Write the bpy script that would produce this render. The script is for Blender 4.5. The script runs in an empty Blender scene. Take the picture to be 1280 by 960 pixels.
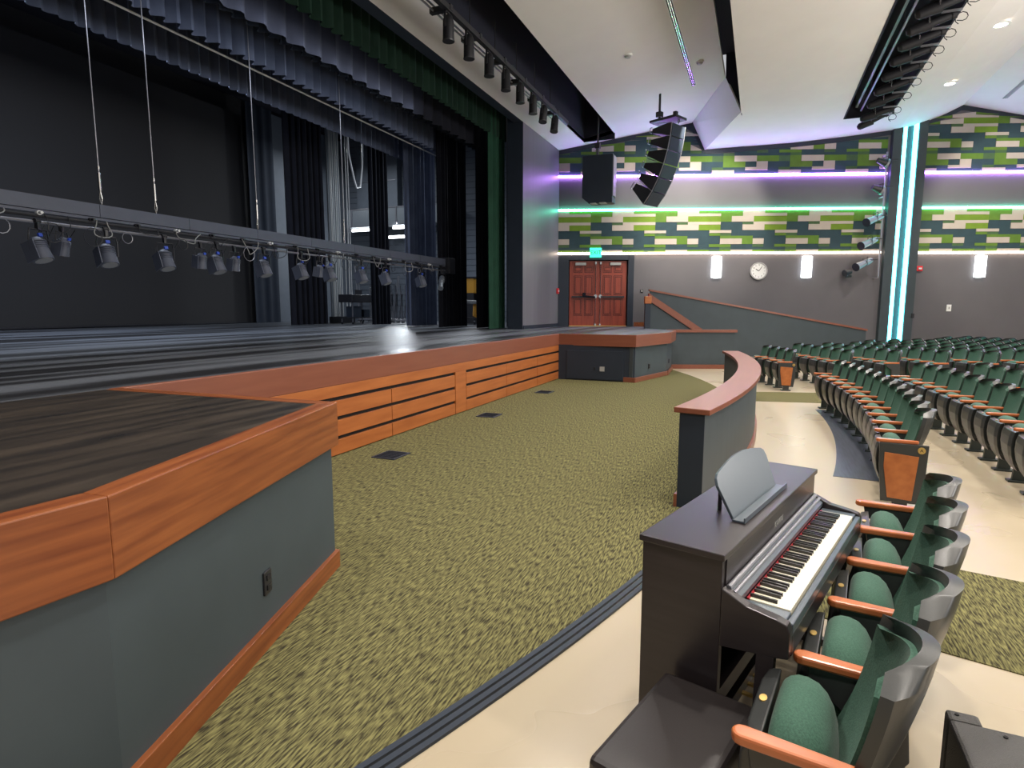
import bpy, math, random
from mathutils import Vector, Matrix
random.seed(7)
PI = math.pi
sc = bpy.context.scene
# world frame: +X runs along the stage front (away from the camera), +Y goes upstage, Z up.
# n = -Y is the distance from the stage front into the house.
# ---------------------------------------------------------------- camera
CAMP = Vector((-14.97, -4.84, 1.85)); AZ = math.radians(22.567); TILT = math.radians(7.239)
cd = bpy.data.cameras.new('camera'); cam = bpy.data.objects.new('camera', cd)
sc.collection.objects.link(cam); sc.camera = cam
cam.location = CAMP; cam.rotation_euler = (PI/2 - TILT, 0, AZ - PI/2)
cd.sensor_width = 36; cd.lens = 740/1280*36; cd.clip_end = 300; cd.clip_start = .05
# ---------------------------------------------------------------- world + exposure
w = bpy.data.worlds.new('world'); sc.world = w; w.use_nodes = True
w.node_tree.nodes['Background'].inputs[0].default_value = (.93, .96, 1, 1)
w.node_tree.nodes['Background'].inputs[1].default_value = .5
sc.view_settings.view_transform = 'Standard'; sc.view_settings.look = 'None'
sc.view_settings.gamma = 1; sc.view_settings.exposure = 0.0
# ---------------------------------------------------------------- lamps
def area(name, loc, size, power, col=(1, .95, .88), rot=(0, 0, 0), sizey=None, spread=None):
    l = bpy.data.lights.new(name, 'AREA'); l.energy = power; l.color = col; l.size = size
    if sizey: l.shape = 'RECTANGLE'; l.size_y = sizey
    if spread: l.spread = spread
    o = bpy.data.objects.new(name, l); o.location = loc; o.rotation_euler = rot; sc.collection.objects.link(o); return o
def spot(name, loc, target, power, angle=60, col=(1, .93, .8), blend=.5, rad=.06):
    l = bpy.data.lights.new(name, 'SPOT'); l.energy = power; l.color = col; l.spot_size = math.radians(angle)
    l.spot_blend = blend; l.shadow_soft_size = rad
    o = bpy.data.objects.new(name, l); o.location = loc
    o.rotation_euler = (Vector(target) - Vector(loc)).to_track_quat('-Z', 'Y').to_euler(); sc.collection.objects.link(o); return o
# two lit house downlights plus added unseen fill lamps over the seats
for i, (s, n, z) in enumerate([(-13, 9.5, 8.2), (-8.5, 9.5, 8.2), (-4, 9.5, 8.2), (2.38, 9.53, 8.2), (6.13, 9.49, 8.2),
                               (-15, 5.3, 7.5), (-10.5, 5.3, 7.5), (-6, 5.3, 7.5), (-1, 5.3, 7.5), (3.5, 5.3, 7.5),
                               (-14, 13.5, 8.3), (-7, 13.5, 8.3), (0, 13.5, 8.3), (7, 13.5, 8.3)]):
    area('house_downlight_fill', (s, -n, z - .05), .3, 150, (1, .93, .84), spread=math.radians(140))
for s in (-15, -10, -5, 0, 4.5):
    area('pit_fill', (s, -1.6, 8.1), .3, 110, (1, .96, .92), spread=math.radians(130))  # added fill over the pit, no fitting built there
# added unseen fill low in the house, aimed up at the plaster
area('ceiling_fill', (-6, -15, 3.2), 9, 1500, (1, .96, .92), (math.radians(150), 0, 0), 4)
# stage work lights, with one added fill for the borders
area('work_fill_light', (12.2, 12.9, 5.4), 2.2, 150, (.86, .93, 1), (0, math.radians(70), 0), .3)
area('work_fill_light', (9, 7, 8.4), 1.2, 320, (.82, .9, 1), (0, math.radians(25), 0))
area('work_fill_light', (-6, 9.0, 9.6), 6, 1000, (.75, .84, 1), (0, 0, 0), 1)
area('work_fill_light', (-6, 3.45, 6.9), 10, 85, (.78, .86, 1), (math.radians(80), 0, 0), .3)  # added unseen fill brightening the pleated borders
area('work_fill_light', (9.5, 14.0, 9.5), 1.5, 160, (.86, .93, 1))
area('work_fill_light', (7.5, 3.9, 8.0), .8, 120, (.85, .92, 1))
spot('side_wall_spot', (4.3, -4.6, 7.3), (9.2, -2.3, 4.6), 1300, 62)
spot('side_wall_spot', (5.6, -12.8, 7.9), (11.9, -12.9, 4.9), 1300, 62)
spot('side_wall_spot', (3.5, -3.2, 7.4), (8.0, -.6, 5.0), 600, 60)

# ---------------------------------------------------------------- materials
def mat(name, col, rough=.6, metal=0, var=.0, scale=8, stretch=None, col2=None, bump=0, emit=None, estr=0, spec=.5, detail=4, rv=0, rot=None, ramp=None, coat=0):
    m = bpy.data.materials.new(name); m.use_nodes = True; nt = m.node_tree; b = nt.nodes['Principled BSDF']
    b.inputs['Base Color'].default_value = (*col, 1); b.inputs['Roughness'].default_value = rough
    b.inputs['Metallic'].default_value = metal; b.inputs['Specular IOR Level'].default_value = spec
    if coat: b.inputs['Coat Weight'].default_value = coat; b.inputs['Coat Roughness'].default_value = .15
    if emit: b.inputs['Emission Color'].default_value = (*emit, 1); b.inputs['Emission Strength'].default_value = estr
    if var or col2 or bump or rv:
        tc = nt.nodes.new('ShaderNodeTexCoord'); mp = nt.nodes.new('ShaderNodeMapping'); ns = nt.nodes.new('ShaderNodeTexNoise')
        nt.links.new(tc.outputs['Object'], mp.inputs[0]); nt.links.new(mp.outputs[0], ns.inputs['Vector'])
        if stretch: mp.inputs['Scale'].default_value = stretch
        if rot: mp.inputs['Rotation'].default_value = rot
        ns.inputs['Scale'].default_value = scale; ns.inputs['Detail'].default_value = detail
        rp = nt.nodes.new('ShaderNodeValToRGB'); nt.links.new(ns.outputs['Fac'], rp.inputs[0])
        lo, hi = ramp or (.3, .7)
        rp.color_ramp.elements[0].position = lo; rp.color_ramp.elements[1].position = hi
        c2 = col2 or tuple(c*(1 - var) for c in col)
        rp.color_ramp.elements[0].color = (*c2, 1); rp.color_ramp.elements[1].color = (*col, 1)
        if var or col2: nt.links.new(rp.outputs[0], b.inputs['Base Color'])
        if bump:
            bp = nt.nodes.new('ShaderNodeBump'); bp.inputs['Strength'].default_value = bump; bp.inputs['Distance'].default_value = .004
            nt.links.new(ns.outputs['Fac'], bp.inputs['Height']); nt.links.new(bp.outputs[0], b.inputs['Normal'])
        if rv:
            mr = nt.nodes.new('ShaderNodeMapRange'); nt.links.new(ns.outputs['Fac'], mr.inputs[0])
            mr.inputs[1].default_value = .3; mr.inputs[2].default_value = .7
            mr.inputs[3].default_value = rough - rv; mr.inputs[4].default_value = rough + rv
            nt.links.new(mr.outputs[0], b.inputs['Roughness'])
    return m
M = {}
M['carpet'] = mat('carpet_loop', (.205, .19, .078), .95, scale=1, stretch=(13, 100, 1), col2=(.032, .028, .018), bump=.7, detail=2, ramp=(.36, .66), spec=.1)
M['concrete'] = mat('sealed_concrete', (.42, .35, .245), .3, var=.05, scale=.8, detail=2, rv=.05, ramp=(.1, .9))
M['mat'] = mat('painted_seat_shade', (.075, .085, .11), .35, var=.5, scale=1, stretch=(3, 40, 1))  # seat row's shade on the floor, put into a dark colour
M['stage'] = mat('black_stage_paint', (.11, .12, .14), .4, scale=1, stretch=(.09, 1.5, 1), col2=(.014, .014, .016), rv=.1, detail=5, ramp=(.44, .56))  # pale bands put both worn paint and lamp reflections into the colour
M['stage_brown'] = mat('worn_stage_paint', (.045, .034, .025), .36, scale=1, stretch=(1.2, 9, 1), col2=(.012, .011, .011), rv=.1, detail=8)
M['oak'] = mat('stained_oak', (.27, .085, .026), .33, scale=1, stretch=(1.6, 26, 26), col2=(.15, .04, .014), detail=7, ramp=(.3, .68), bump=.15)
M['oak_dark'] = mat('reddish_oak', (.22, .075, .042), .35, scale=1, stretch=(1.2, 14, 14), col2=(.19, .06, .035), detail=6)
M['oak_panel'] = mat('orange_plywood', (.42, .135, .036), .38, scale=1, stretch=(1.3, 12, 12), col2=(.31, .088, .022), detail=5)
M['slot'] = mat('slot_black', (.006, .005, .005), .8)
M['slate'] = mat('slate_paint', (.052, .068, .078), .5, var=.12, scale=3, spec=.35)
M['slate_dark'] = mat('navy_paint', (.022, .03, .045), .5, var=.1, scale=3, spec=.35)
M['wall'] = mat('taupe_wall_paint', (.115, .108, .118), .6, var=.06, scale=2)
M['pros'] = mat('grey_proscenium_paint', (.15, .15, .17), .45, var=.08, scale=1, stretch=(6, 6, .2))
M['plaster'] = mat('ceiling_plaster', (.72, .69, .66), .75, var=.04, scale=1.5)
M['raceway'] = mat('raceway_paint', (.085, .095, .13), .5, var=.1, scale=4)
M['door_groove_shade'] = mat('door_groove_shade', (.10, .016, .01), .4)  # shade of the panel grooves put into a darker red
M['void'] = mat('slot_void_black', (.012, .013, .025), .9)
M['block'] = mat('block_wall_paint', (.13, .15, .18), .6, var=.1, scale=3)
M['cream'] = mat('cream_felt', (.46, .40, .35), .9, var=.06, scale=4)
M['green'] = mat('green_felt', (.105, .20, .026), .9, var=.15, scale=4)
M['lime'] = mat('lime_felt', (.15, .25, .022), .9, var=.15, scale=4)
M['forest'] = mat('forest_felt', (.06, .12, .05), .9, var=.15, scale=4)
M['navyfelt'] = mat('navy_felt', (.028, .06, .075), .9, var=.15, scale=4)
M['black'] = mat('black_metal', (.018, .018, .022), .42, spec=.5)
M['lampblack'] = mat('lamp_black', (.012, .012, .015), .6, spec=.3)
M['pipe'] = mat('grey_pipe', (.3, .3, .33), .35, metal=.7)
M['chrome'] = mat('chrome', (.6, .6, .6), .25, metal=1)
M['brass'] = mat('brass', (.65, .45, .15), .35, metal=.8)
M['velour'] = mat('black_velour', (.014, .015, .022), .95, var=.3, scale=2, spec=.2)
M['velour_lit'] = mat('grey_lit_velour', (.125, .15, .225), .9, var=.25, scale=2, spec=.2)  # black velour with stage light put into a paler blue-grey
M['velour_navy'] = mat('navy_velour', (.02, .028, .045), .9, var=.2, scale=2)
M['velour_green_shaded'] = mat('shaded_green_velour', (.008, .032, .019), .8, var=.3, scale=2, spec=.3)  # same green cloth as the leg, its shade put into the colour
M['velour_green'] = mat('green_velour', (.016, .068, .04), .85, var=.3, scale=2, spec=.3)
M['screen'] = mat('backdrop_black', (.022, .021, .022), .9)
M['fabric'] = mat('green_upholstery', (.05, .125, .085), .8, scale=160, col2=(.03, .08, .056), bump=.25, spec=.3)
M['plastic'] = mat('dark_seat_plastic', (.032, .034, .034), .32, bump=.05, scale=200)
M['seatfoot'] = mat('seat_pedestal_paint', (.022, .03, .026), .45)
M['armwood'] = mat('armrest_wood', (.52, .16, .05), .3, scale=1, stretch=(30, 3, 30), col2=(.40, .10, .03), coat=.3)
M['piano'] = mat('rosewood_black', (.028, .022, .024), .3, var=.25, scale=1, stretch=(3, 3, 40))
M['desk'] = mat('music_desk', (.075, .095, .115), .28)
M['ivory'] = mat('ivory_key', (.80, .74, .58), .3)
M['ebony'] = mat('ebony_key', (.012, .011, .012), .3)
M['felt_red'] = mat('red_felt', (.35, .02, .03), .9)
M['leather'] = mat('black_leather', (.022, .018, .018), .38, bump=.12, scale=220)
M['tolex'] = mat('black_tolex', (.05, .047, .045), .55, bump=.8, scale=220)
M['door'] = mat('mahogany_door', (.30, .055, .03), .35, scale=1, stretch=(14, 14, 1.5), col2=(.21, .035, .02))
M['red'] = mat('alarm_red', (.6, .02, .03), .4)
M['white'] = mat('white_plastic', (.75, .75, .74), .4)
M['greyplastic'] = mat('grey_plate', (.35, .35, .34), .4)
M['yellow'] = mat('yellow_crate', (.75, .36, .03), .5)
M['blue'] = mat('blue_tape', (.03, .08, .5), .4)
M['duct'] = mat('duct_metal', (.30, .33, .36), .4, metal=.5)
def emis(name, c, s): return mat(name, c, .5, emit=c, estr=s)
M['led_purple'] = emis('led_purple', (.50, .22, 1), 42)
M['led_teal'] = emis('led_teal', (.12, 1, .60), 20)
M['led_white'] = emis('led_warm', (1, .78, .62), 11)
M['led_cyan'] = emis('led_cyan', (.12, .85, .95), 7)
M['sconce'] = emis('sconce_glow', (.9, .97, 1), 5)
M['bulb'] = emis('downlight_glow', (1, .90, .75), 6)
M['tube'] = emis('tube_glow', (.92, .97, 1), 9)
M['exit'] = emis('exit_glow', (.05, .9, .5), 1.5)
M['spark'] = emis('work_lamp_glow', (1, .97, .9), 12)
M['exit_white'] = emis('exit_letters', (.6, 1, .85), 2)

M['fabric'].node_tree.nodes['Principled BSDF'].inputs['Sheen Weight'].default_value = .08
# ---------------------------------------------------------------- mesh helpers
class MB:
    def __init__(s): s.v = []; s.f = []
    def add(s, vs, fs, mtx=None):
        k = len(s.v)
        s.v += [tuple(mtx @ Vector(p)) if mtx else tuple(p) for p in vs]
        s.f += [tuple(i + k for i in f) for f in fs]; return s
    def box(s, x0, x1, y0, y1, z0, z1, mtx=None):
        return s.add([(x0,y0,z0),(x1,y0,z0),(x1,y1,z0),(x0,y1,z0),(x0,y0,z1),(x1,y0,z1),(x1,y1,z1),(x0,y1,z1)],
                     [(0,3,2,1),(4,5,6,7),(0,1,5,4),(1,2,6,5),(2,3,7,6),(3,0,4,7)], mtx)
    def prism(s, pts, a, b, axis='z', mtx=None):
        n = len(pts)
        def P(p, t): return (p[0], p[1], t) if axis == 'z' else ((p[0], t, p[1]) if axis == 'y' else (t, p[0], p[1]))
        vs = [P(p, a) for p in pts] + [P(p, b) for p in pts]
        fs = [tuple(range(n))[::-1], tuple(range(n, 2*n))] + [(i, (i+1) % n, n + (i+1) % n, n + i) for i in range(n)]
        return s.add(vs, fs, mtx)
    def cyl(s, p0, p1, r0, r1=None, n=10, mtx=None):
        r1 = r0 if r1 is None else r1
        p0, p1 = Vector(p0), Vector(p1); d = (p1 - p0).normalized()
        u = d.orthogonal().normalized(); v = d.cross(u)
        vs = []
        for p, r in ((p0, r0), (p1, r1)):
            for i in range(n):
                a = 2*PI*i/n; vs.append(p + u*math.cos(a)*r + v*math.sin(a)*r)
        fs = [tuple(range(n))[::-1], tuple(range(n, 2*n))] + [(i, (i+1) % n, n + (i+1) % n, n + i) for i in range(n)]
        return s.add(vs, fs, mtx)
    def tube(s, pts, r, n=6, mtx=None):
        pts = [Vector(p) for p in pts]; k = len(s.v); vs = []; fs = []
        u = None
        for j, p in enumerate(pts):
            d = (pts[min(j+1, len(pts)-1)] - pts[max(j-1, 0)]).normalized()
            u = d.orthogonal().normalized() if u is None else (u - d*u.dot(d)).normalized()
            v = d.cross(u)
            for i in range(n):
                a = 2*PI*i/n; vs.append(p + u*math.cos(a)*r + v*math.sin(a)*r)
        m_ = len(pts)
        for j in range(m_-1):
            for i in range(n): fs.append((j*n+i, j*n+(i+1) % n, (j+1)*n+(i+1) % n, (j+1)*n+i))
        fs += [tuple(range(n))[::-1], tuple(range((m_-1)*n, m_*n))]
        return s.add(vs, fs, mtx)
    def grid2(s, front, back):          # closed slab between two equal grids (rows x cols)
        R, Cn = len(front), len(front[0]); vs = [p for r in front for p in r] + [p for r in back for p in r]; o = R*Cn; fs = []
        for r in range(R-1):
            for c in range(Cn-1):
                a = r*Cn+c; fs.append((a, a+1, a+Cn+1, a+Cn)); fs.append((o+a, o+a+Cn, o+a+Cn+1, o+a+1))
        for c in range(Cn-1):
            fs.append((c, o+c, o+c+1, c+1)); a = (R-1)*Cn+c; fs.append((a, a+1, o+a+1, o+a))
        for r in range(R-1):
            a = r*Cn; fs.append((a, a+Cn, o+a+Cn, o+a)); a = r*Cn+Cn-1; fs.append((a, o+a, o+a+Cn, a+Cn))
        return s.add(vs, fs)
    def mesh(s, name, m, smooth=False):
        me = bpy.data.meshes.new(name); me.from_pydata(s.v, [], s.f); me.materials.append(M[m] if isinstance(m, str) else m)
        if smooth:
            for p in me.polygons: p.use_smooth = True
        return me
    def build(s, name, m, parent=None, smooth=False, bevel=0, kind=None, loc=None):
        me = s.mesh(name, m, smooth); o = bpy.data.objects.new(name, me); sc.collection.objects.link(o)
        import bmesh
        bm = bmesh.new(); bm.from_mesh(me); bmesh.ops.recalc_face_normals(bm, faces=bm.faces); bm.to_mesh(me); bm.free()
        if parent: o.parent = parent
        if bevel:
            b = o.modifiers.new('bevel', 'BEVEL'); b.width = bevel; b.segments = 2; b.limit_method = 'ANGLE'
        if smooth and hasattr(me, 'set_sharp_from_angle'): me.set_sharp_from_angle(angle=math.radians(40))
        if kind: o['kind'] = kind
        if loc: o.location = loc
        return o
def tag(o, label, cat, group=None):
    o['label'] = label; o['category'] = cat
    if group: o['group'] = group
    return o
def empty(name, loc, rz=0, label=None, cat=None, group=None):
    o = bpy.data.objects.new(name, None); sc.collection.objects.link(o); o.location = loc; o.rotation_euler = (0, 0, rz)
    o.empty_display_size = .1
    if label: tag(o, label, cat, group)
    return o
def copy_tree(o, parent=None):
    c = o.copy(); sc.collection.objects.link(c); c.parent = parent
    for ch in o.children: copy_tree(ch, c)
    return c
def S(s, n, z=0): return (s, -n, z)
def struct(name, mb, m, parent=None, **k):
    o = mb.build(name, m, parent, **k)
    if not parent: o['kind'] = 'structure'
    return o
# side wall frame: local x runs along the wall (right in the photo), local -y points into the room
cA, sA = math.cos(AZ), math.sin(AZ)
def cam2w(X, Y, z=0): return (CAMP.x + X*sA + Y*cA, CAMP.y - X*cA + Y*sA, z)
WS = -.045
WROT = AZ - PI/2 + math.atan(WS)
W0 = cam2w(0, 22.13 - WS*3.2)
WM = Matrix.Translation(W0) @ Matrix.Rotation(WROT, 4, 'Z')
def wallroot(name, x, z, label, cat, group=None, out=0):
    p = WM @ Vector((x, -out, z)); return empty(name, p, WROT, label, cat, group)
def wp(x, out, z): return tuple(WM @ Vector((x, -out, z)))
P1 = lambda n: 7.5 + .2*(n + 2.1)
MPT = [(2.72, 7.46), (5.86, 7.68), (7.43, 7.86), (9.01, 8.07), (9.75, 8.27), (10.4, 8.53), (11.0, 8.85)]
def P2(n):
    if n <= MPT[0][0]: return 7.46
    for (a, za), (b, zb) in zip(MPT, MPT[1:]):
        if n <= b: return za + (zb - za)*(n - a)/(b - a)
    return 8.85 - .19*(n - 11.0)
def swall(n): return 6.18 + (n + 2.11)*.3638
# ================================================================ SETTING
def slab(name, pts, z0, z1, m, parent=None, **k):
    return struct(name, MB().prism([(s, -n) for s, n in pts], z0, z1), m, parent, **k)
slab('floor', [(-30, 3.0), (-30, 22), (22, 22), (22, -3), (-30, -3)][0:5], -.2, 0, 'concrete')
# pit carpet with its arc edge, and the two aisle runners
def arc(r, c, a0, a1, k):  # about the stage centre line; angles in degrees from straight out
    return [(-5.9 + r*math.sin(math.radians(a0 + (a1-a0)*i/k)), c + r*math.cos(math.radians(a0 + (a1-a0)*i/k))) for i in range(k+1)]
slab('carpet_pit', [(-19, -.5)] + arc(20, -15.2, -36, 31, 40) + [(4.6, -.5)], 0, .008, 'carpet')
def runner(a0, a1, r0, r1):
    c = -13.9
    return arc(r0, c, a0, a1, 6) + arc(r1, c, a1, a0, 6)
slab('carpet_aisle', runner(11.2, 15.4, 18.35, 33), 0, .006, 'carpet')
slab('carpet_aisle', runner(-15.3, -11.6, 19.4, 33), 0, .006, 'carpet')
# black rubber edge strips
edge = arc(20.02, -15.2, -36, -13.0, 30)
for k in range(3):
    mb = MB()
    o1 = arc(20.0 + .045*k, -15.2, -36, -12.2, 40); o2 = arc(20.03 + .045*k, -15.2, -36, -12.2, 40)
    for i in range(40):
        q = [o1[i], o1[i+1], o2[i+1], o2[i]]
        mb.prism([(a, -b) for a, b in q], .0, .016)
    struct('trim_%d' % (20 + k), mb, 'slate_dark')
# stage deck
deck = [(-24, -17), (13, -17), (13, -2.1), (7.2, -2.1), (8.2, .55), (5.0, 1.6), (3.6, 2.45), (1.9, 2.52), (-.14, 1.98), (-.14, -.06), (-11.71, -.06), (-11.71, 2.05), (-13.68, 2.68), (-15.6, 2.5), (-24, 1.0)]
slab('floor_stage', [(-24, -17.2), (13.4, -17.2), (13.4, -2.1), (7.4, -2.1), (7.4, .9), (5.3, 1.25), (3.6, 2.45), (1.9, 2.52), (-.16, 1.98), (-.06, -.03), (-11.75, -.03), (-11.71, 2.05), (-13.68, 2.68), (-15.6, 2.5), (-24, 1.0)], 1.08, 1.2, 'stage')
slab('floor_apron', [(-24, .0), (-11.8, -.02), (-11.72, 2.04), (-13.68, 2.67), (-15.6, 2.49), (-24, .98)], 1.2, 1.2025, 'stage_brown')
# fascia trim (one piece of oak per run)
def run(name, a, b, z0, z1, th, m, parent=None, inset=0, bevel=.008, **k):
    a, b = Vector((a[0], -a[1])), Vector((b[0], -b[1])); d = (b - a); L = d.length; ang = math.atan2(d.y, d.x)
    o = MB().box(0, L, -th + inset, inset, z0, z1).build(name, m, parent, bevel=bevel, **k)
    o.location = (a.x, a.y, 0); o.rotation_euler = (0, 0, ang)
    if not parent: o['kind'] = 'structure'
    return o
TR = [((-24, 1.0), (-15.6, 2.55)), ((-15.6, 2.55), (-13.68, 2.75)), ((-13.68, 2.75), (-11.67, 2.13)), ]
def mitre(names, pts, th, z0, z1, m, bevel=.006):
    P = [Vector((a, -b)) for a, b in pts]; N = len(P); inn = []
    for k in range(N):
        d0 = (P[k] - P[k-1]).normalized() if k else (P[1] - P[0]).normalized()
        d1 = (P[k+1] - P[k]).normalized() if k < N-1 else d0
        n0 = Vector((-d0.y, d0.x)); n1 = Vector((-d1.y, d1.x)); b = (n0 + n1).normalized()
        inn.append(P[k] + b*th/max(.3, b.dot(n0)))
    for k, nm in enumerate(names):
        ang = math.atan2((P[k+1]-P[k]).y, (P[k+1]-P[k]).x); Ri = Matrix.Rotation(-ang, 2)
        o = struct(nm, MB().prism([tuple(Ri @ (q - P[k])) for q in (P[k], P[k+1], inn[k+1], inn[k])], z0, z1), m, bevel=bevel)
        o.location = (P[k].x, P[k].y, 0); o.rotation_euler = (0, 0, ang)
mitre(['trim_1', 'trim_2', 'trim_3', 'trim_4'], [(-24, 1.05), (-15.6, 2.58), (-13.67, 2.78), (-11.66, 2.14), (-11.74, .0)], .12, .9, 1.205, 'oak')
mitre(['baseboard_1', 'baseboard_2', 'baseboard_10', 'baseboard_11'], [(-24, 1.02), (-15.6, 2.56), (-13.68, 2.772), (-11.675, 2.127), (-11.75, .06)], .05, 0, .13, 'oak', .004)
run('trim_5', (-11.8, 0), (0, 0), .9, 1.203, .06, 'oak_dark', inset=.06)
run('trim_6', (-.10, -.02), (-.20, 2.04), .9, 1.203, .06, 'oak_dark', inset=.06)
run('trim_7', (-.20, 2.04), (1.9, 2.6), .9, 1.203, .06, 'oak_dark', inset=.06)
run('trim_8', (1.9, 2.6), (3.62, 2.52), .9, 1.203, .06, 'oak_dark', inset=.06)
# near apron wall and baseboards
def wallrun(name, a, b, z0, z1, m, th=.1, off=.04):
    return run(name, a, b, z0, z1, th, m, inset=th + off, bevel=0)
slab('wall_apron', [(-24, .99), (-15.6, 2.53), (-13.68, 2.74), (-11.70, 2.105), (-11.77, .06), (-24, .06)], 0, .95, 'slate')
# wooden front of the main stage: backing + panels as single pieces
fr = struct('wall_stage_front', MB().box(-11.75, 0, .04, .12, 0, .92), 'slot')
def fpan(x0, x1, z0, z1): MB().box(x0, x1, 0, .045, z0, z1).build('wood_panel', 'oak_panel', fr, bevel=.003)
cols = [-11.74, -9.80, -7.84, -5.90]
for a, b in zip(cols, cols[1:]):
    for z0, z1 in ((.02, .205), (.255, .455), (.505, .705)): fpan(a + .008, b - .008, z0, z1)
fpan(-11.74, -.01, .755, .90)
fpan(-5.885, -5.48, .02, .752)
cols = [-5.475, -3.62, -1.75, -.01]
for a, b in zip(cols, cols[1:]):
    for z0, z1 in ((.02, .205), (.255, .455), (.505, .705)): fpan(a + .006, b - .006, z0, z1)
# far projection: navy end wall with hatch, grey front walls
fw = struct('wall_projection', MB().box(-.12, -.02, -2.0, .0, 0, .92), 'slate_dark')
h = MB().box(-.15, -.12, -1.72, -.23, .04, .78).build('access_hatch', 'slate_dark', fw, bevel=.006)
MB().box(-.165, -.15, -1.24, -1.12, .26, .38).build('latch_plate', 'greyplastic', h)
MB().box(-.165, -.15, -1.0, -.97, .3, .36).build('hatch_pull', 'black', h)
wallrun('wall_projection', (-.16, 2.0), (1.9, 2.53), 0, .93, 'slate'); wallrun('wall_projection', (1.9, 2.53), (3.6, 2.45), 0, .93, 'slate')
run('baseboard_3', (-.2, 2.06), (1.92, 2.59), 0, .13, .03, 'oak_dark', inset=.07); run('baseboard_4', (1.9, 2.6), (3.6, 2.5), 0, .13, .03, 'oak_dark', inset=.07)
run('baseboard_5', (-.13, 1.72), (-.17, 2.04), 0, .13, .03, 'oak_dark', inset=.03)
# outlets
def outlet(a, b, t, z, label, out=.045, m='black'):
    a, b = Vector((a[0], -a[1])), Vector((b[0], -b[1])); p = a.lerp(b, t); ang = math.atan2((b-a).y, (b-a).x)
    r = empty('outlet', (p.x, p.y, z), ang, label, 'outlet')
    MB().box(-.04, .04, -out-.012+.05, -out+.05, -.065, .065).build('cover_plate', m, r, bevel=.003)
    for dz in (-.028, .028): MB().box(-.018, .018, -out-.018+.05, -out-.008+.05, dz-.014, dz+.014).build('socket', 'slot', r)
outlet((-13.68, 2.74), (-11.70, 2.105), .53, .36, 'black wall outlet on the near slate stage wall above the oak baseboard', out=.05)
outlet((-.16, 2.0), (1.9, 2.53), .45, .35, 'black outlet low on the grey wall of the far stage projection, left one', out=.02)
outlet((1.9, 2.53), (3.6, 2.45), .4, .35, 'black outlet low on the grey wall of the far stage projection, right one', out=.02)
# floor boxes in the carpet
for (s, n), lab in zip([(-8.8, .62), (-5.75, .58), (-2.65, .5)], ['nearest dark square floor plate in the carpet beside the wooden stage front', 'middle dark square floor plate in the carpet beside the stage front', 'farthest dark square floor plate in the carpet by the far end of the stage front']):
    r = empty('floor_box', S(s, n, .008), 0, lab, 'floor plate', 'floor plates along the stage front')
    MB().box(-.19, .19, -.17, .17, 0, .012).build('frame', 'slate_dark', r, bevel=.003)
    mb = MB()
    for i in range(7): mb.box(-.16 + .048*i, -.135 + .048*i, -.14, .14, .010, .016)
    mb.build('lid_ribs', 'velour', r)
# ------------------------------------------------ side wall
sw = struct('wall_side', MB().box(-.2, 1.9, -.0, .25, 0, 9.3, WM).box(4.42, 26, 0, .25, 0, 9.3, WM).box(1.9, 4.42, 0, .25, 3.72, 9.3, WM).box(1.9, 4.42, .45, .6, 0, 3.9, WM), 'wall')
# double door in its recess
struct('door_frame_and_shade', MB().box(1.62, 2.10, -.012, .3, 1.2, 3.80, WM).box(4.27, 4.48, -.012, .3, 1.2, 3.8, WM).box(2.1, 4.3, -.012, .3, 3.63, 3.8, WM), 'slate_dark')  # wide left jamb's dark paint stands for shade beside the doors
door = wallroot('double_door', 3.185, 1.2, 'pair of reddish mahogany panelled doors with push bars at the far end of the stage', 'door', out=-.12)
for sgn in (-1, 1):
    x0, x1 = (-1.05, -.03) if sgn < 0 else (.03, 1.05)
    lf = MB().box(x0, x1, 0, .05, .03, 2.40).build('door_leaf', 'door', door)
    for px in (.17, .57):
        for z0, z1 in ((.42, 1.03), (1.18, 1.85), (2.0, 2.2)):
            xa = x0 + px if sgn > 0 else x0 + px - .0
            mb = MB(); a, b = xa, xa + .28
            mb.box(a, b, -.014, 0, z0, z0+.02).box(a, b, -.014, 0, z1-.02, z1).box(a, a+.02, -.014, 0, z0, z1).box(b-.02, b, -.014, 0, z0, z1).box(a+.05, b-.05, -.018, 0, z0+.05, z1-.05)
            mb.build('raised_panel', 'door', lf); MB().box(a-.025, b+.025, -.004, 0, z0-.025, z1+.025).build('panel_groove_shade', 'door_groove_shade', lf)
    MB().box(x0+.08, x1-.08, -.09, -.05, 1.06, 1.12).cyl((x0+.1, -.07, 1.09), (x0+.1, 0, 1.09), .025).cyl((x1-.1, -.07, 1.09), (x1-.1, 0, 1.09), .025).build('push_bar', 'black', door)
    xe = -.09 if sgn < 0 else .09
    MB().cyl((xe, -.07, 1.11), (xe, 0, 1.11), .065, n=14).build('latch_case', 'chrome', door)
    MB().cyl((xe, -.05, .05), (xe, -.05, 2.33), .012, n=6).box(xe-.03, xe+.03, -.07, 0, 2.28, 2.37).box(xe-.03, xe+.03, -.07, 0, .03, .1).build('vertical_rod', 'chrome', door)
    xc = x0 + .2 if sgn < 0 else x1 - .62
    MB().box(xc, xc+.40, -.08, 0, 2.24, 2.34).build('door_closer', 'greyplastic', door, bevel=.01)
MB().box(-1.06, 1.06, -.1, .06, 0, .03).build('threshold', 'brass', door)
MB().box(-.028, .028, .0, .05, .03, 2.4).build('mullion', 'door', door)
tag(MB().box(0, .46, -.05, 0, -.04, .02).box(-.02, .1, -.06, 0, -.02, .1).build('umbrella_strap', 'velour', None, bevel=.015, loc=wp(2.62, .03, 2.34)), 'black folded cloth hooked over the push bar of the left door', 'cloth').rotation_euler = (0, .12, WROT)
struct('baseboard_6', MB().box(4.52, 5.12, -.03, 0, 1.2, 1.36, WM), 'oak')
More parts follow.
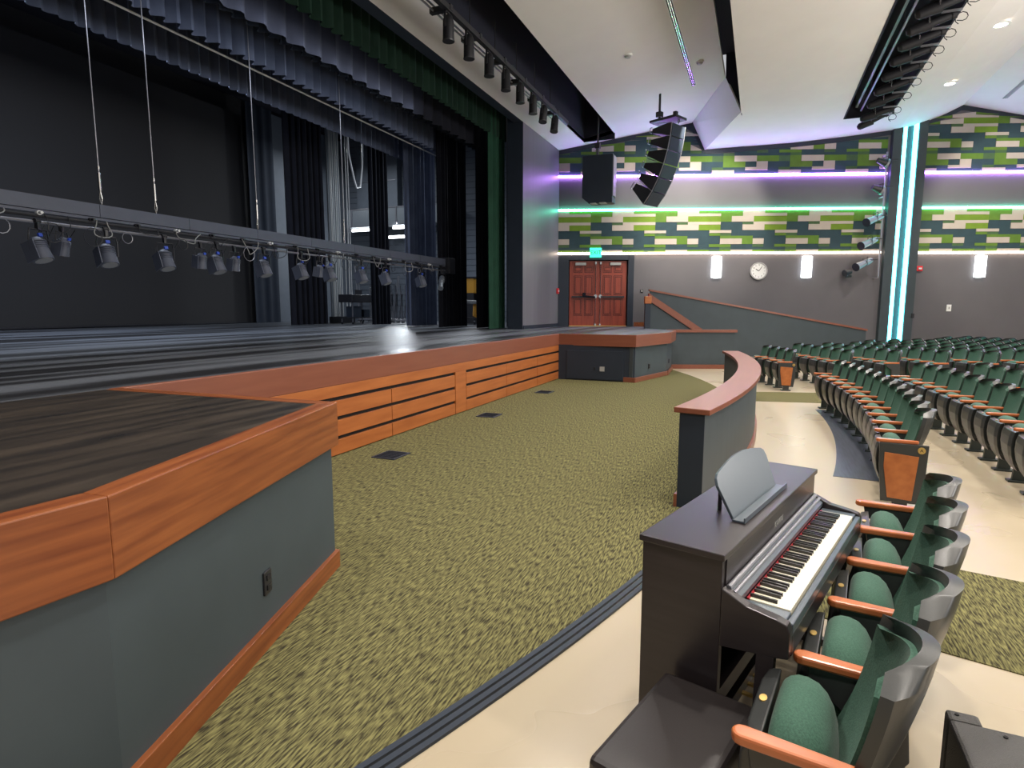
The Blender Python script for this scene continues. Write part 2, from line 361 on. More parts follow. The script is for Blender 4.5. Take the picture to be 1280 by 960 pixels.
# exit sign with letters
ex = wallroot('exit_sign', 3.06, 3.88, 'green lit exit sign on the white light strip above the double doors', 'sign', out=.16)
MB().box(-.21, .21, 0, .1, -.17, .17).build('sign_body', 'exit', ex, bevel=.015)
def text(txt, size, m, parent, loc, rot, ex_=.002, name='lettering'):
    c = bpy.data.curves.new(name, 'FONT'); c.body = txt; c.size = size; c.extrude = ex_; c.align_x = 'CENTER'; c.align_y = 'CENTER'
    o = bpy.data.objects.new(name, c); sc.collection.objects.link(o)
    dg = bpy.context.evaluated_depsgraph_get(); me = bpy.data.meshes.new_from_object(o.evaluated_get(dg)); bpy.data.objects.remove(o)
    me.materials.clear(); me.materials.append(M[m]); o = bpy.data.objects.new(name, me); sc.collection.objects.link(o)
    o.parent = parent; o.location = loc; o.rotation_euler = rot; return o
text('EXIT', .19, 'slate_dark', ex, (0, -.004, 0), (PI/2, 0, 0))
# LED strips
def strip(x0, x1, z, m, label, grp=None):
    mb = MB().box(x0, x1, -.07, -.0, z-.032, z+.032, WM)
    return tag(mb.build('light_strip', m), label, 'light strip', grp)
strip(1.66, 13.22, 6.58, 'led_purple', 'purple light strip on the side wall from the stage corner to the pilaster')
strip(1.66, 13.22, 5.40, 'led_teal', 'teal light strip above the lower green mosaic, left of the pilaster')
strip(1.66, 13.22, 3.86, 'led_white', 'warm white light strip below the lower green mosaic, left of the pilaster')
strip(14.47, 24, 6.60, 'led_purple', 'purple light strip on the wall right of the glowing pilaster')
strip(14.47, 24, 5.40, 'led_teal', 'teal light strip on the wall right of the glowing pilaster')
strip(14.47, 24, 3.84, 'led_white', 'warm white light strip on the wall right of the glowing pilaster')
# pilaster with grooves and cyan strips
struct('trim_pilaster', MB().box(13.3, 13.62, -.16, .02, 0, 9.2, WM).box(13.62, 14.16, -.05, .02, 0, 9.2, WM).box(14.16, 14.46, -.16, .02, 0, 9.2, WM), 'slate')
for x, lab in ((13.70, 'left of the two tall cyan light strips running up the pilaster'), (14.08, 'right of the two tall cyan light strips running up the pilaster')):
    mb = MB().box(x-.05, x+.05, -.17, -.05, .3, 8.5 , WM)
    tag(mb.build('vertical_light_strip', 'led_cyan'), lab, 'light strip', 'cyan light strips on the pilaster')
# mosaic bands ----------------------------------------------------
CW = .3885; X0 = 10.25; U = .0985
PAT = {0: 'GCCGGG', 1: 'GCCCCG', 2: 'CCLLLG', 3: 'NFCCCN', 4: 'NCCLLN', 5: 'NNNNCC', 6: 'NNNNGF', 7: 'GGNNNG', 8: 'CGCNNC',
       9: 'NNFNGG', 10: 'NNNNNF', 12: 'CCGGFG', 13: 'GNCNNG', 14: 'NCCNFN', 15: 'NNNNCC'}
HT = {0: 1, 1: 1, 2: 2, 3: 1, 4: 2, 5: 1, 6: 1, 7: 1, 8: 2, 9: 1, 10: 1, 12: 2, 13: 2, 14: 1, 15: 1.2}
FM = {'C': 'cream', 'G': 'green', 'L': 'lime', 'F': 'forest', 'N': 'navyfelt'}
def zceil_at(x):
    q = WM @ Vector((x, 0, 0)); n = -q.y
    return P1(n) if n < 2.24 else (P2(n) if n > 2.72 else P1(2.24) + (P2(2.72) - P1(2.24))*(n - 2.24)/.48)
def tiles(name, label, x0, x1, rows, ztop, ceil=False):
    root = wallroot(name, (x0+x1)/2, ztop, label, 'wall panels')
    inv = -(x0+x1)/2; z = ztop
    for r in rows:
        hh = HT[r if r != 11 else 10]*U; pat = PAT[12 if r == 11 else r]
        if r == 11: hh = .07
        k0 = math.floor((x0 - X0)/CW); k = k0
        while X0 + k*CW < x1 - .02:
            c = pat[k % 6]; j = k + 1
            while pat[j % 6] == c and j - k < 2: j += 1
            a, b = max(x0, X0 + k*CW), min(x1, X0 + j*CW); k = j
            if b - a < .03: continue
            za, zb = z - hh, z; pts = [(a, za), (b, za)]
            if ceil:
                ca, cb = zceil_at(a) - .16, zceil_at(b) - .16
                if min(ca, cb) <= za + .03: 
                    if max(ca, cb) <= za + .05: continue
                    pts = [(a, za), (b, za), (b, max(za+.01, min(zb, cb))), (a, max(za+.01, min(zb, ca)))]
                else: pts += [(b, min(zb, cb)), (a, min(zb, ca))]
            else: pts += [(b, zb), (a, zb)]
            th = {'C': .045, 'G': .03, 'L': .038, 'F': .025, 'N': .02}[c] + random.uniform(0, .006)
            mb = MB().prism([(p[0] + inv, p[1] - ztop) for p in pts], -th, 0, 'y')
            mb.build('felt_tile', FM[c], root)
        z -= hh
    return root
tiles('mosaic_panel_band', 'lower green and cream mosaic band under the teal strip, left of the pilaster', 1.68, 13.2, list(range(0, 11)) + [11], 5.355)
tiles('mosaic_panel_band', 'lower green, cream and navy mosaic band right of the glowing pilaster', 14.5, 20.6, list(range(0, 11)) + [11], 5.355)
UP = [0, 1, 2, 3, 4, 5, 6, 7, 8, 9, 10, 12, 13, 14, 15]; uh = sum(HT[r] for r in UP)*U
tiles('mosaic_panel_band', 'upper mosaic band under the sloping ceiling above the purple strip, left of the pilaster', 1.68, 13.2, UP, 6.63 + uh, True)
tiles('mosaic_panel_band', 'upper peaked mosaic band under the ceiling, right of the glowing pilaster', 14.5, 20.6, UP, 6.63 + uh, True)
# navy band following the ceiling line
mb = MB(); xs = [1.6 + .2*i for i in range(100)]
mb.prism([(x, zceil_at(x) + .3) for x in xs][::-1] + [(x, zceil_at(x) - .15) for x in xs], -.03, .0, 'y', WM)
struct('trim_ceiling_line', mb, 'slate_dark')
# the wall fields: navy-grey between strips
# sconces
for x, lab in ((7.44, 'first upright white wall sconce from the doors'), (10.65, 'second upright white wall sconce, right of the wall clock'), (16.71, 'upright white wall sconce right of the glowing pilaster')):
    r = wallroot('wall_sconce', x, 3.35, lab, 'wall light', 'upright wall sconces')
    MB().box(-.17, .17, -.13, -.0, -.38, .38).build('sconce_shade', 'sconce', r, bevel=.02)
    MB().box(-.10, .10, -.02, -.0, -.42, .42).build('back_plate', 'greyplastic', r)
# clock
ck = wallroot('wall_clock', 8.96, 3.21, 'round white wall clock between two sconces', 'clock')
MB().cyl((0, -.06, 0), (0, 0, 0), .29, n=32).build('clock_face', 'white', ck)
mb = MB()
for i in range(32):
    a, b = 2*PI*i/32, 2*PI*(i+1)/32
    mb.prism([(math.cos(a)*.27, math.sin(a)*.27), (math.cos(b)*.27, math.sin(b)*.27), (math.cos(b)*.31, math.sin(b)*.31), (math.cos(a)*.31, math.sin(a)*.31)], -.08, 0, 'y')
mb.build('clock_rim', 'greyplastic', ck)
for i in range(12):
    a = 2*PI*i/12
    text(str(12 if i == 0 else i), .07, 'slot', ck, (math.sin(a)*.21, -.063, math.cos(a)*.21), (PI/2, 0, 0), name='numeral')
MB().box(-.012, .012, -.07, -.062, 0, .13).build('hour_hand', 'slot', ck).rotation_euler = (0, -1.0, 0)
MB().box(-.008, .008, -.072, -.062, 0, .19).build('minute_hand', 'slot', ck).rotation_euler = (0, .6, 0)
# alarms, switches, thermostat
r = wallroot('fire_alarm', 14.62, 3.28, 'red fire alarm strobe on the wall right of the pilaster', 'alarm'); MB().box(-.11, .11, -.07, 0, -.09, .09).build('alarm_body', 'red', r, bevel=.015); MB().box(-.05, .05, -.1, -.07, -.03, .03).build('strobe', 'white', r)
r = wallroot('light_switch', 15.79, 1.48+.4, 'white light switch on the taupe wall above the far seats', 'switch'); MB().box(-.08, .08, -.02, 0, -.12, .12).build('switch_plate', 'white', r); MB().box(-.02, .02, -.035, -.02, -.04, .04).build('switch_toggle', 'greyplastic', r)
r = wallroot('outlet', 14.2+.25, 1.6, 'small black outlet on the wall right of the pilaster, left of the light switch', 'outlet'); MB().box(-.05, .05, -.02-.16, -.16, -.08, .08).build('cover_plate', 'black', r)
r = wallroot('thermostat', 4.78, 2.50, 'small black wall control right of the double doors', 'switch'); MB().box(-.05, .05, -.03, 0, -.06, .06).build('case', 'black', r, bevel=.01); MB().box(-.02, .02, -.045, -.03, -.03, .03).build('knob', 'greyplastic', r)
# ------------------------------------------------ proscenium
struct('wall_proscenium', MB().box(2.62, 6.6, 2.1, 2.6, 1.2, 9.2), 'pros')
struct('trim_proscenium_jamb', MB().box(2.60, 2.62, 2.1, 2.62, 1.2, 9.2), 'slate_dark')
struct('wall_header', MB().box(-24, 2.7, 2.1, 2.4, 7.5, 9.2), 'slate_dark')
r = empty('fire_alarm', S(6.05, -2.1, 2.5), 0, 'red fire alarm on the grey proscenium wall beside the doors', 'alarm'); MB().box(-.09, .09, -.06, 0, -.1, .1).build('alarm_body', 'red', r, bevel=.015); MB().box(-.04, .04, -.08, -.06, -.03, .03).build('strobe', 'white', r)
struct('baseboard_7', MB().box(2.63, 6.3, 2.07, 2.1, 1.2, 1.32), 'slate_dark')
# ------------------------------------------------ ceiling
def cstrip(name, n0, n1, f, s0, s1f, k=1, m='plaster', th=.12):
    mb = MB()
    for i in range(k):
        a, b = n0 + (n1-n0)*i/k, n0 + (n1-n0)*(i+1)/k
        sa, sb = s1f(a), s1f(b)
        v = [(s0, -a, f(a)), (sa, -a, f(a)), (sb, -b, f(b)), (s0, -b, f(b))]
        v += [(x, y, z+th) for x, y, z in v]
        mb.add(v, [(0,1,2,3), (7,6,5,4), (0,4,5,1), (1,5,6,2), (2,6,7,3), (3,7,4,0)])
    return struct(name, mb, m)
e = lambda n: swall(n) + .12
cstrip('ceiling_front', -2.1, -1.2, P1, -24, e)
cstrip('ceiling_front', -1.2, -.12, P1, 6.2, e)
cstrip('ceiling_front', -.12, 2.24, P1, -24, e)
# triangular end up to the riser diagonal
RU = [(-24, 3.56), (4.53, 3.56), (7.9, 2.24)]
cstrip('ceiling_front', 2.24, 3.56, P1, -24, lambda n: 7.9 + (4.53 - 7.9)*(n - 2.24)/1.32)
slotbox = struct('ceiling_slot', MB().box(-24, 6.2, .1, .12, 7.9, 9.3).box(-24, 6.2, 1.2, 1.22, 7.7, 9.3).box(6.2, 6.22, .1, 1.22, 7.7, 9.3).box(-24, 6.3, .1, 1.22, 9.2, 9.25), 'void')
# riser
def quad(mb, a, b, c, d, th=.04):
    v = [Vector(p) for p in (a, b, c, d)]; nn = (v[1]-v[0]).cross(v[3]-v[0]).normalized()*th
    return mb.add(v + [p + nn for p in v], [(0,1,2,3), (7,6,5,4), (0,4,5,1), (1,5,6,2), (2,6,7,3), (3,7,4,0)])
mb = MB(); quad(mb, (4.36, -4.05, 7.55), (8.05, -2.70, 7.45), (8.0, -2.22, 8.42), (4.53, -3.56, 8.66)); struct('ceiling_riser', mb, 'plaster')
struct('ceiling_slot', MB().box(-24, 4.6, -4.1, -3.2, 9.3, 9.4).box(-24, 4.6, -4.12, -4.06, 7.6, 9.4).prism([(-4.07, 7.5), (-3.58, 8.62), (-3.56, 9.4), (-4.1, 9.4)], 4.5, 4.56, 'x'), 'void')
e2 = e
cstrip('ceiling_cloud', 4.05, 7.0, P2, -24, e2, 6); 
cstrip('ceiling_cloud', 7.0, 8.35, P2, 7.2, e2, 3)
cstrip('ceiling_cloud', 8.35, 11.0, P2, -24, e2, 12)
mb = MB().add([(4.36, -4.05, 7.56), (8.47, -4.05, 7.56), (8.05, -2.70, 7.46), (4.36, -4.05, 7.68), (8.47, -4.05, 7.68), (8.05, -2.70, 7.6)], [(0,1,2), (5,4,3), (0,3,4,1), (1,4,5,2), (2,5,3,0)]); struct('ceiling_cloud', mb, 'plaster')
struct('ceiling_slot', MB().box(-24, 7.2, -7.02, -6.98, 7.8, 9.4).box(-24, 7.2, -8.38, -8.34, 7.95, 9.4).box(7.18, 7.22, -8.36, -7, 7.8, 9.4).box(-24, 7.3, -8.36, -7, 9.3, 9.35), 'void')
cstrip('ceiling_rear', 11.0, 21, P2, -24, lambda n: swall(n) + .12, 2)
# linear slot diffusers + smoke detectors + lit downlights
r = empty('slot_diffuser', S(-1.5, 2.70, P1(2.7) - .005), 0, 'long slotted air diffuser in the plaster ceiling over the stage edge', 'air vent')
for k in range(4): MB().box(-6, 5.8, -.075 + .045*k, -.055 + .045*k, -.012 - .2*(0.045*k-.07)*-1*0, .02).build('vane', 'white' if k in (0, 3) else 'chrome', r)
MB().box(-6, 5.8, -.06, .06, -.004, .015).build('slot_back', 'void', r)
r.rotation_euler = (-math.atan(.2), 0, 0)
r = empty('slot_diffuser', S(8.0, 11.9, P2(11.9) - .01), 0, 'short slotted air diffuser in the rear ceiling at the right edge', 'air vent')
for k in range(3): MB().box(-2, 2, -.06 + .05*k, -.035 + .05*k, -.012, .02).build('vane', 'greyplastic', r)
for (s, n), lab in (((.82, 1.45), 'round smoke detector on the ceiling near the long lighting slot'), ((2.77, 3.0), 'round smoke detector on the ceiling right of the slotted diffuser')):
    r = empty('smoke_detector', S(s, n, P1(n)), 0, lab, 'smoke detector'); MB().cyl((0, 0, -.03), (0, 0, .02), .11, n=20).build('base', 'white', r); MB().cyl((0, 0, -.07), (0, 0, -.03), .06, .09, n=20).build('cap', 'greyplastic', r)
for (s, n), lab in (((2.38, 9.53), 'nearer lit downlight in the curved ceiling'), ((6.13, 9.49), 'farther lit downlight in the curved ceiling, toward the pilaster')):
    r = empty('downlight', S(s, n, P2(n)-.01), 0, lab, 'ceiling light', 'lit downlights'); MB().cyl((0, 0, -.02), (0, 0, .02), .13, n=20).build('lamp_disc', 'bulb', r)
    mb = MB()
    for i in range(20):
        a, b = 2*PI*i/20, 2*PI*(i+1)/20
        mb.prism([(math.cos(a)*.13, math.sin(a)*.13), (math.cos(b)*.13, math.sin(b)*.13), (math.cos(b)*.19, math.sin(b)*.19), (math.cos(a)*.19, math.sin(a)*.19)], -.025, 0)
    mb.build('trim_ring', 'white', r)
# ------------------------------------------------ ramp / stair walls by the side wall
def vwall(pts, Y, th, m, name, parent=None):       # pts: (X, z) in a plane facing the camera at depth Y (parallel to the side wall)
    y0 = Y - 22.13
    q = [(x, z) for x, z in pts]
    return struct(name, MB().prism(q, y0, y0 + th, 'y', WM), m, parent)
vwall([(4.84, .0), (4.84, 2.46), (12.2, 1.10), (12.2, 0)], 20.75, .12, 'slate', 'wall_ramp')
vwall([(4.80, 2.46), (4.80, 2.52), (12.24, 1.16), (12.24, 1.10)], 20.72, .18, 'oak_dark', 'trim_10')
vwall([(4.70, 1.2), (4.70, 2.18), (6.5, 1.0), (6.5, 0), (4.7, 0)], 20.0, .1, 'slate', 'wall_stair')
vwall([(4.66, 2.12), (4.66, 2.36), (6.45, 1.18), (6.45, .94)], 19.95, .22, 'oak_dark', 'trim_11')
struct('wall_retaining', MB().box(4.98, 7.05, 18.45-22.13, 18.55-22.13, 0, 1.16, WM), 'slate')
struct('trim_12', MB().box(4.95, 7.1, 18.40-22.13, 18.62-22.13, 1.13, 1.21, WM), 'oak_dark')
struct('baseboard_8', MB().box(4.95, 6.8, 18.42-22.13, 18.45-22.13, 0, .13, WM), 'oak_dark')
r = empty('newel_block', wp(4.62, 22.13-19.9, 0), WROT, 'orange wooden rail end block at the top of the far stage stair', 'handrail')
MB().box(-.12, .1, -.1, .1, 2.02, 2.26).build('rail_block', 'oak_panel', r, bevel=.01); MB().box(-.1, .08, -.08, .08, 1.2, 2.02).build('post', 'slate_dark', r)
# ------------------------------------------------ curved pit rail
def rail_pts(r, a0, a1, k): return [(-5.5 + r*math.sin(math.radians(a0+(a1-a0)*i/k)), 4.88-19 + r*math.cos(math.radians(a0+(a1-a0)*i/k))) for i in range(k+1)]
def ring(mb, r0, r1, z0, z1, a0=-12.05, a1=12.3, k=36):
    A, B = rail_pts(r0, a0, a1, k), rail_pts(r1, a0, a1, k)
    pts = A + B[::-1]; mb.prism([(p[0], -p[1]) for p in pts], z0, z1); return mb
struct('wall_pit_rail', ring(MB(), 18.74, 18.97, 0, .905), 'slate')
struct('trim_pit_rail_cap', ring(MB(), 18.69, 19.02, .905, .955, -12.15, 12.4), 'oak_dark', bevel=.006)
struct('baseboard_9', ring(ring(MB(), 18.71, 18.74, 0, .13, -12.1, 12.35), 18.97, 19.0, 0, .13, -12.1, 12.35), 'oak_dark')
struct('trim_rail_end', MB().box(-.012, .0, -.115, .115, 0, .9), 'slate_dark').matrix_world = Matrix.Translation(S(-5.5 - 18.855*math.sin(math.radians(12.05)), -14.12 + 18.855*math.cos(math.radians(12.05)))) @ Matrix.Rotation(math.radians(-12.05), 4, 'Z')
r = empty('outlet', S(-2.95, 4.73, .42), math.radians(8), 'black outlet on the seat side of the curved pit rail', 'outlet')
MB().box(-.04, .04, -.03, .01, -.06, .06).build('cover_plate', 'black', r)
# shade below the first seat row, painted as a thin dark sheet
slab('floor_seat_shade', [(-5.9 + (19.66+.35*i/20)*math.sin(math.radians(-5.2+14*i/20)), -13.9 + (19.66+.35*i/20)*math.cos(math.radians(-5.2+14*i/20))) for i in range(21)] + arc(20.55, -13.9, 8.8, -5.2, 20), 0, .004, 'mat')
# ================================================================ STAGE HOUSE
struct('wall_stage_back', MB().box(-26, 13.4, 17.2, 17.4, 1.0, 12), 'screen')
struct('wall_stage_side', MB().box(13.2, 13.4, 2.6, 17.2, 1.0, 12), 'block')
mb = MB()
for i in range(34): mb.box(13.185, 13.2, 2.7, 17.2, 1.4 + .3*i, 1.412 + .3*i)
struct('trim_block_joints', mb, 'slate_dark')
struct('wall_stage_left_side', MB().box(-26.2, -26, -1, 17.2, 1.0, 12), 'velour')
struct('ceiling_stage', MB().box(-26, 13.4, 2.4, 17.4, 11.2, 11.4), 'void')
struct('wall_stage_return', MB().box(6.6, 13.4, 2.3, 2.6, 1.0, 11.2), 'block')
# drapes ---------------------------------------------------------
def drape(name, s0, s1, n, z0, z1, m, label, cat='curtain', group=None, fold=.26, amp=.10, scal=0, seed=0, flat=0):
    rnd = random.Random(seed + int(abs(s0*31) + abs(n*17)))
    k = max(8, int((s1 - s0)/fold*6)); R = 6
    ph = [rnd.uniform(-.5, .5) for _ in range(int((s1-s0)/fold) + 3)]
    def off(u, v):
        t = (u - s0)/fold; i = int(t); a = amp*(.55 + .45*abs(math.sin(i*1.7 + ph[i])))*(1 - flat*(v))
        return a*math.sin(2*PI*t + ph[i]*.6 + .25*math.sin(v*2.0 + i))
    fr_, bk = [], []
    for r in range(R + 1):
        v = r/R; z = z0 + (z1 - z0)*v; rf, rb = [], []
        for c in range(k + 1):
            u = s0 + (s1 - s0)*c/k; y = -n + off(u, v)
            zz = z + (scal*math.sin(2*PI*(u-s0)/fold*1.0 + 1) if r == 0 else 0)
            rf.append((u, y, zz)); rb.append((u, y + .012, zz))
        fr_.append(rf); bk.append(rb)
    mb = MB().grid2(fr_, bk)
    o = mb.build(name, m, None, smooth=True)
    o.data.transform(Matrix.Translation((-(s0+s1)/2, n, -z0))); o.location = ((s0+s1)/2, -n, z0)
    return tag(o, label, cat, group)
drape('valance_curtain', -18, 3.3, -3.0, 7.16, 8.3, 'velour_green_shaded', 'pleated green velour valance hanging under the plaster ceiling edge', fold=.30, amp=.10, scal=.02)
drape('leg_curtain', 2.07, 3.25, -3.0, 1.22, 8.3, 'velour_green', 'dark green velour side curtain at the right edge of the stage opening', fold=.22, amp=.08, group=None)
drape('border_curtain', -18, 4.2, -3.75, 6.95, 9.5, 'velour', 'unlit black border curtain just behind the green valance', fold=.5, amp=.09)
drape('leg_curtain', 2.72, 4.6, -3.75, 1.22, 9, 'velour', 'black side curtain directly behind the green one', fold=.2, amp=.07)
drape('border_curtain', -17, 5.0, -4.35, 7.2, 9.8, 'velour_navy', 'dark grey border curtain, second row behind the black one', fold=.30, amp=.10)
drape('leg_curtain', 2.95, 4.9, -5.3, 1.22, 10, 'velour', 'black side curtain beside the narrow gap with the yellow crate', fold=.22, amp=.09)
drape('border_curtain', -16, 5.4, -5.5, 7.12, 10, 'velour_lit', 'deeply pleated lit grey border curtain just above the white pipe', fold=.30, amp=.13)
drape('leg_curtain', 3.6, 5.7, -7.0, 1.22, 10.4, 'velour_lit', 'lit grey pleated side curtain right of the bright work lamp', fold=.26, amp=.1)
drape('border_curtain', -15, 6.2, -7.7, 7.35, 10.4, 'velour_lit', 'lowest lit grey border curtain with a scalloped hem in front of the backdrop', fold=.28, amp=.10, scal=.02)
drape('leg_curtain', 4.95, 6.2, -9.5, 1.22, 10.6, 'velour', 'narrow black side curtain left of the bright work lamp', fold=.25, amp=.08)
drape('leg_curtain', 3.17, 5.35, -12.0, 1.22, 10.8, 'velour', 'wide black side curtain between the lit grey drape and the white fly lines', fold=.3, amp=.1)
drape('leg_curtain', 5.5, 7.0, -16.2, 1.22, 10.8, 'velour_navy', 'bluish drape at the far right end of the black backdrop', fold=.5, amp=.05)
o = MB().box(-24, 5.6, 0, .03, 0, 9).build('backdrop', 'screen', None, loc=(0, 16.6, 1.28)); tag(o, 'plain black backdrop across the back of the stage', 'backdrop')
MB().box(-24, 5.6, -.02, .05, -.06, 0).build('bottom_pipe', 'black', o)
# white batten pipe
tag(MB().cyl((-15, 6.05, 7.24), (5.0, 6.05, 7.24), .022, n=8).build('batten_pipe', 'white'), 'thin white pipe running across the pleated lit grey borders', 'pipe')
# ---- first electric: raceway beam, pipes, cables, lamps
be = empty('lighting_batten', S(-3, -5.0, 3.3), 0, 'grey raceway beam with pipes carrying stage lamps low over the stage', 'lighting batten')
x = -12.0
while x < 6.0:
    a = x; b = min(x + 1.62, 6.0); MB().box(a+.004, b-.004, -.04, .04, 0, .20).build('raceway_section', 'raceway', be); x += 1.62
MB().box(-12, 6.0, -.03, .03, -.05, -.01).build('lower_channel', 'raceway', be)
MB().cyl((-12, -.05, -.10), (6.0, -.05, -.10), .028, n=8).build('upper_pipe', 'black', be)
MB().cyl((-12, -.02, -.19), (6.0, -.02, -.19), .022, n=8).build('lower_pipe', 'pipe', be)
MB().box(5.8, 6.25, -.18, .18, -.28, .25).build('end_box', 'black', be, bevel=.02)
rnd = random.Random(3)
for i in range(24):
    xx = -11.6 + i*.74
    MB().cyl((xx, -.08, -.06), (xx, -.03, -.06), .035, n=10).cyl((xx, -.14, -.06), (xx, -.08, -.06), .022, n=8).build('socket_plug', 'white' if i % 3 == 1 else 'black', be)
    cv = []
    x1 = xx + rnd.uniform(.15, .5); dz = rnd.uniform(.12, .3)
    for j in range(13):
        t = j/12; cv.append((xx + (x1 - xx)*t + .06*math.sin(t*9 + i), -.10 + .04*math.sin(t*7), -.06 - dz*math.sin(PI*t)))
    x2 = xx + rnd.uniform(-.3, .3); rr = rnd.uniform(.07, .15); MB().tube([(x2 + rr*math.cos(j*.6), -.12, -.22 - rr*.8 + rr*math.sin(j*.6)) for j in range(12)], .006, 5).build('cable_coil', 'black' if i % 3 else 'pipe', be, smooth=True)
    MB().tube(cv, .008, 5).build('cable_loop', 'black' if i % 2 else 'greyplastic', be, smooth=True)
# hanging cables of the batten
for x_, dx, n_, lab in ((-8.46, -.0, -5.0, 'leftmost wire rope holding up the grey lighting batten'), (-7.52, 0, -5.0, 'second wire rope from the left holding the lighting batten'), (-5.28, 0, -4.95, 'third wire rope on the lighting batten, front one of a close pair'), (-5.18, 0, -5.05, 'fourth wire rope on the lighting batten, rear one of a close pair'), (-2.4, 0, -5.0, 'fifth wire rope on the lighting batten in front of the black side curtains')):
    r = empty('wire_rope', S(x_, n_, 3.5), 0, lab, 'cable', 'wire ropes of the lighting batten')
    MB().cyl((0, 0, .3), (0, 0, 7.7), .010, n=6).build('rope', 'pipe', r)
    MB().cyl((0, 0, .22), (0, 0, .5), .022, n=8).cyl((0, 0, .55), (0, 0, .6), .02, n=8).build('turnbuckle', 'chrome', r)
    MB().tube([(0, 0, .22), (.02, 0, .1), (0, 0, 0), (-.02, 0, .1), (0, 0, .22)], .008, 5).build('shackle', 'chrome', r)
# stage lamps on the batten
def fresnel(loc, tilt, yaw, label, group, big=1.0):
    r = empty('stage_lamp', loc, yaw, label, 'stage lamp', group); s = big
    MB().box(-.02*s, .02*s, -.03, .03, .30*s, .44*s).cyl((-.04*s, 0, .42*s), (.04*s, 0, .42*s), .035*s, n=8).build('clamp', 'black', r)
    pts = [(-.15*s, 0, .0), (-.15*s, 0, .22*s), (-.13*s, 0, .30*s), (.13*s, 0, .30*s), (.15*s, 0, .22*s), (.15*s, 0, .0)]
    MB().tube(pts, .012*s, 5).build('yoke', 'black', r)
    h_ = empty('x', (0, 0, 0)); 
    T = Matrix.Rotation(tilt, 4, 'X')
    mb = MB()   # body points down (-z) before tilt
    mb.cyl((0, 0, .14*s), (0, 0, -.02*s), .10*s, .12*s, 12, T).cyl((0, 0, -.02*s), (0, 0, -.16*s), .12*s, .135*s, 12, T).cyl((0, 0, .19*s), (0, 0, .14*s), .06*s, .10*s, 12, T)
    for k in range(4): mb.cyl((0, 0, .02*s+.03*s*k), (0, 0, .032*s+.03*s*k), .125*s, .125*s, 12, T)
    bpy.data.objects.remove(h_)
    mb.build('lamp_body', 'raceway', r, smooth=True)
    MB().cyl((0, 0, -.165*s), (0, 0, -.16*s), .11*s, n=12, mtx=T).build('lens', 'greyplastic', r)
    MB().box(-.16*s, -.145*s, -.11*s, .11*s, -.17*s, .12*s, T).build('side_plate', 'raceway', r)
    MB().box(-.03*s, .03*s, -.12*s, -.09*s, .17*s, .22*s, T).build('blue_tag', 'blue', r)
    MB().tube([(0, .05, .16*s), (.10, .08, .30*s), (.2, .04, .22*s), (.26, 0, .38*s)], .008, 5).build('power_cable', 'black', r, smooth=True)
    return r
LP = [-9.45, -8.46, -7.44, -6.71, -6.35, -5.93, -5.16, -4.04, -3.45, -3.05, -1.78, -.69, 1.24]
ordn = ['first', 'second', 'third', 'fourth', 'fifth', 'sixth', 'seventh', 'eighth', 'ninth', 'tenth', 'eleventh', 'twelfth', 'thirteenth']
for i, x_ in enumerate(LP):
    small = i in (3, 5, 8)
    fresnel(S(x_, -4.95, 2.70 if not small else 2.74), -.35 if not small else .2, rnd.uniform(-.5, .3), '%s stage lamp from the left clamped under the low lighting batten' % ordn[i], 'lamps on the low lighting batten', 1.0 if not small else .8)
fresnel(S(-9.1, -5.0, 2.78), .3, .3, 'small lamp tucked behind the leftmost stage lamp on the batten', 'lamps on the low lighting batten', .75)
r = empty('profile_spot', S(2.5, -4.95, 2.75), .4, 'long tilted spotlight at the far right end of the low lighting batten', 'stage lamp')
T = Matrix.Rotation(math.radians(55), 4, 'Y')
MB().cyl((0, 0, -.35), (0, 0, .0), .075, .07, 12, T).cyl((0, 0, 0), (0, 0, .25), .10, .08, 12, T).cyl((0, 0, -.42), (0, 0, -.35), .09, .09, 12, T).build('barrel', 'duct', r, smooth=True)
MB().tube([(0, -.12, 0), (0, -.12, .25), (0, .12, .25), (0, .12, 0)], .012, 5).box(-.02, .02, -.02, .02, .25, .42).build('yoke', 'black', r)
# ---- things in the wings
# fly lines: white ropes against a pale frame
r = empty('fly_line_rack', S(7.4, -13, 1.2), 0, 'rack of pale vertical fly lines behind the black side curtains', 'rigging')
MB().box(-.55, .25, .05, .10, 0, 8.6).build('pale_board', 'duct', r)
for k, x_ in enumerate((-.5, -.42, -.30, -.16, -.05, .10, .38, .62, .78)):
    MB().cyl((x_, -.06, .3), (x_, -.06, 8.7), .022 if k != 7 else .03, n=6).build('rope', 'white', r)
MB().box(-.7, .9, -.1, .1, 0, .3).build('rail', 'black', r)
# pipes, ducts and tubes on the side wall
r = empty('air_duct', (12.4, 12.2, 6.2), 0, 'boxy sheet metal air duct high on the stage side wall', 'duct')
MB().box(-.5, .7, -2.3, 3.8, 0, .9).build('duct_run', 'duct', r)
mb = MB()
for k in range(5): mb.box(-.53, -.5, -2.2 + 1.4*k, -2.12 + 1.4*k, -.03, .93)
mb.box(-.52, -.5, -2.3, 3.8, -.03, .03).box(-.52, -.5, -2.3, 3.8, .87, .93).build('duct_flange', 'pipe', r)
for (y, z, L, lab) in ((13.0, 5.62, 1.35, 'long bright tube lamp on the side wall of the stage'), (12.2, 6.2-.1, 2.2, 'dimmer tube lamp just above the bright one on the stage side wall'), (15.3, 6.08, 1.3, 'short lit tube lamp under the duct left of the narrow black curtain')):
    r = empty('tube_lamp', (12.3, y, z), 0, lab, 'wall light'); MB().cyl((0, -L/2, 0), (0, L/2, 0), .065, n=10).build('tube', 'tube', r)
    MB().box(.03, .10, -L/2, L/2, -.06, .10).build('fixture', 'white', r)
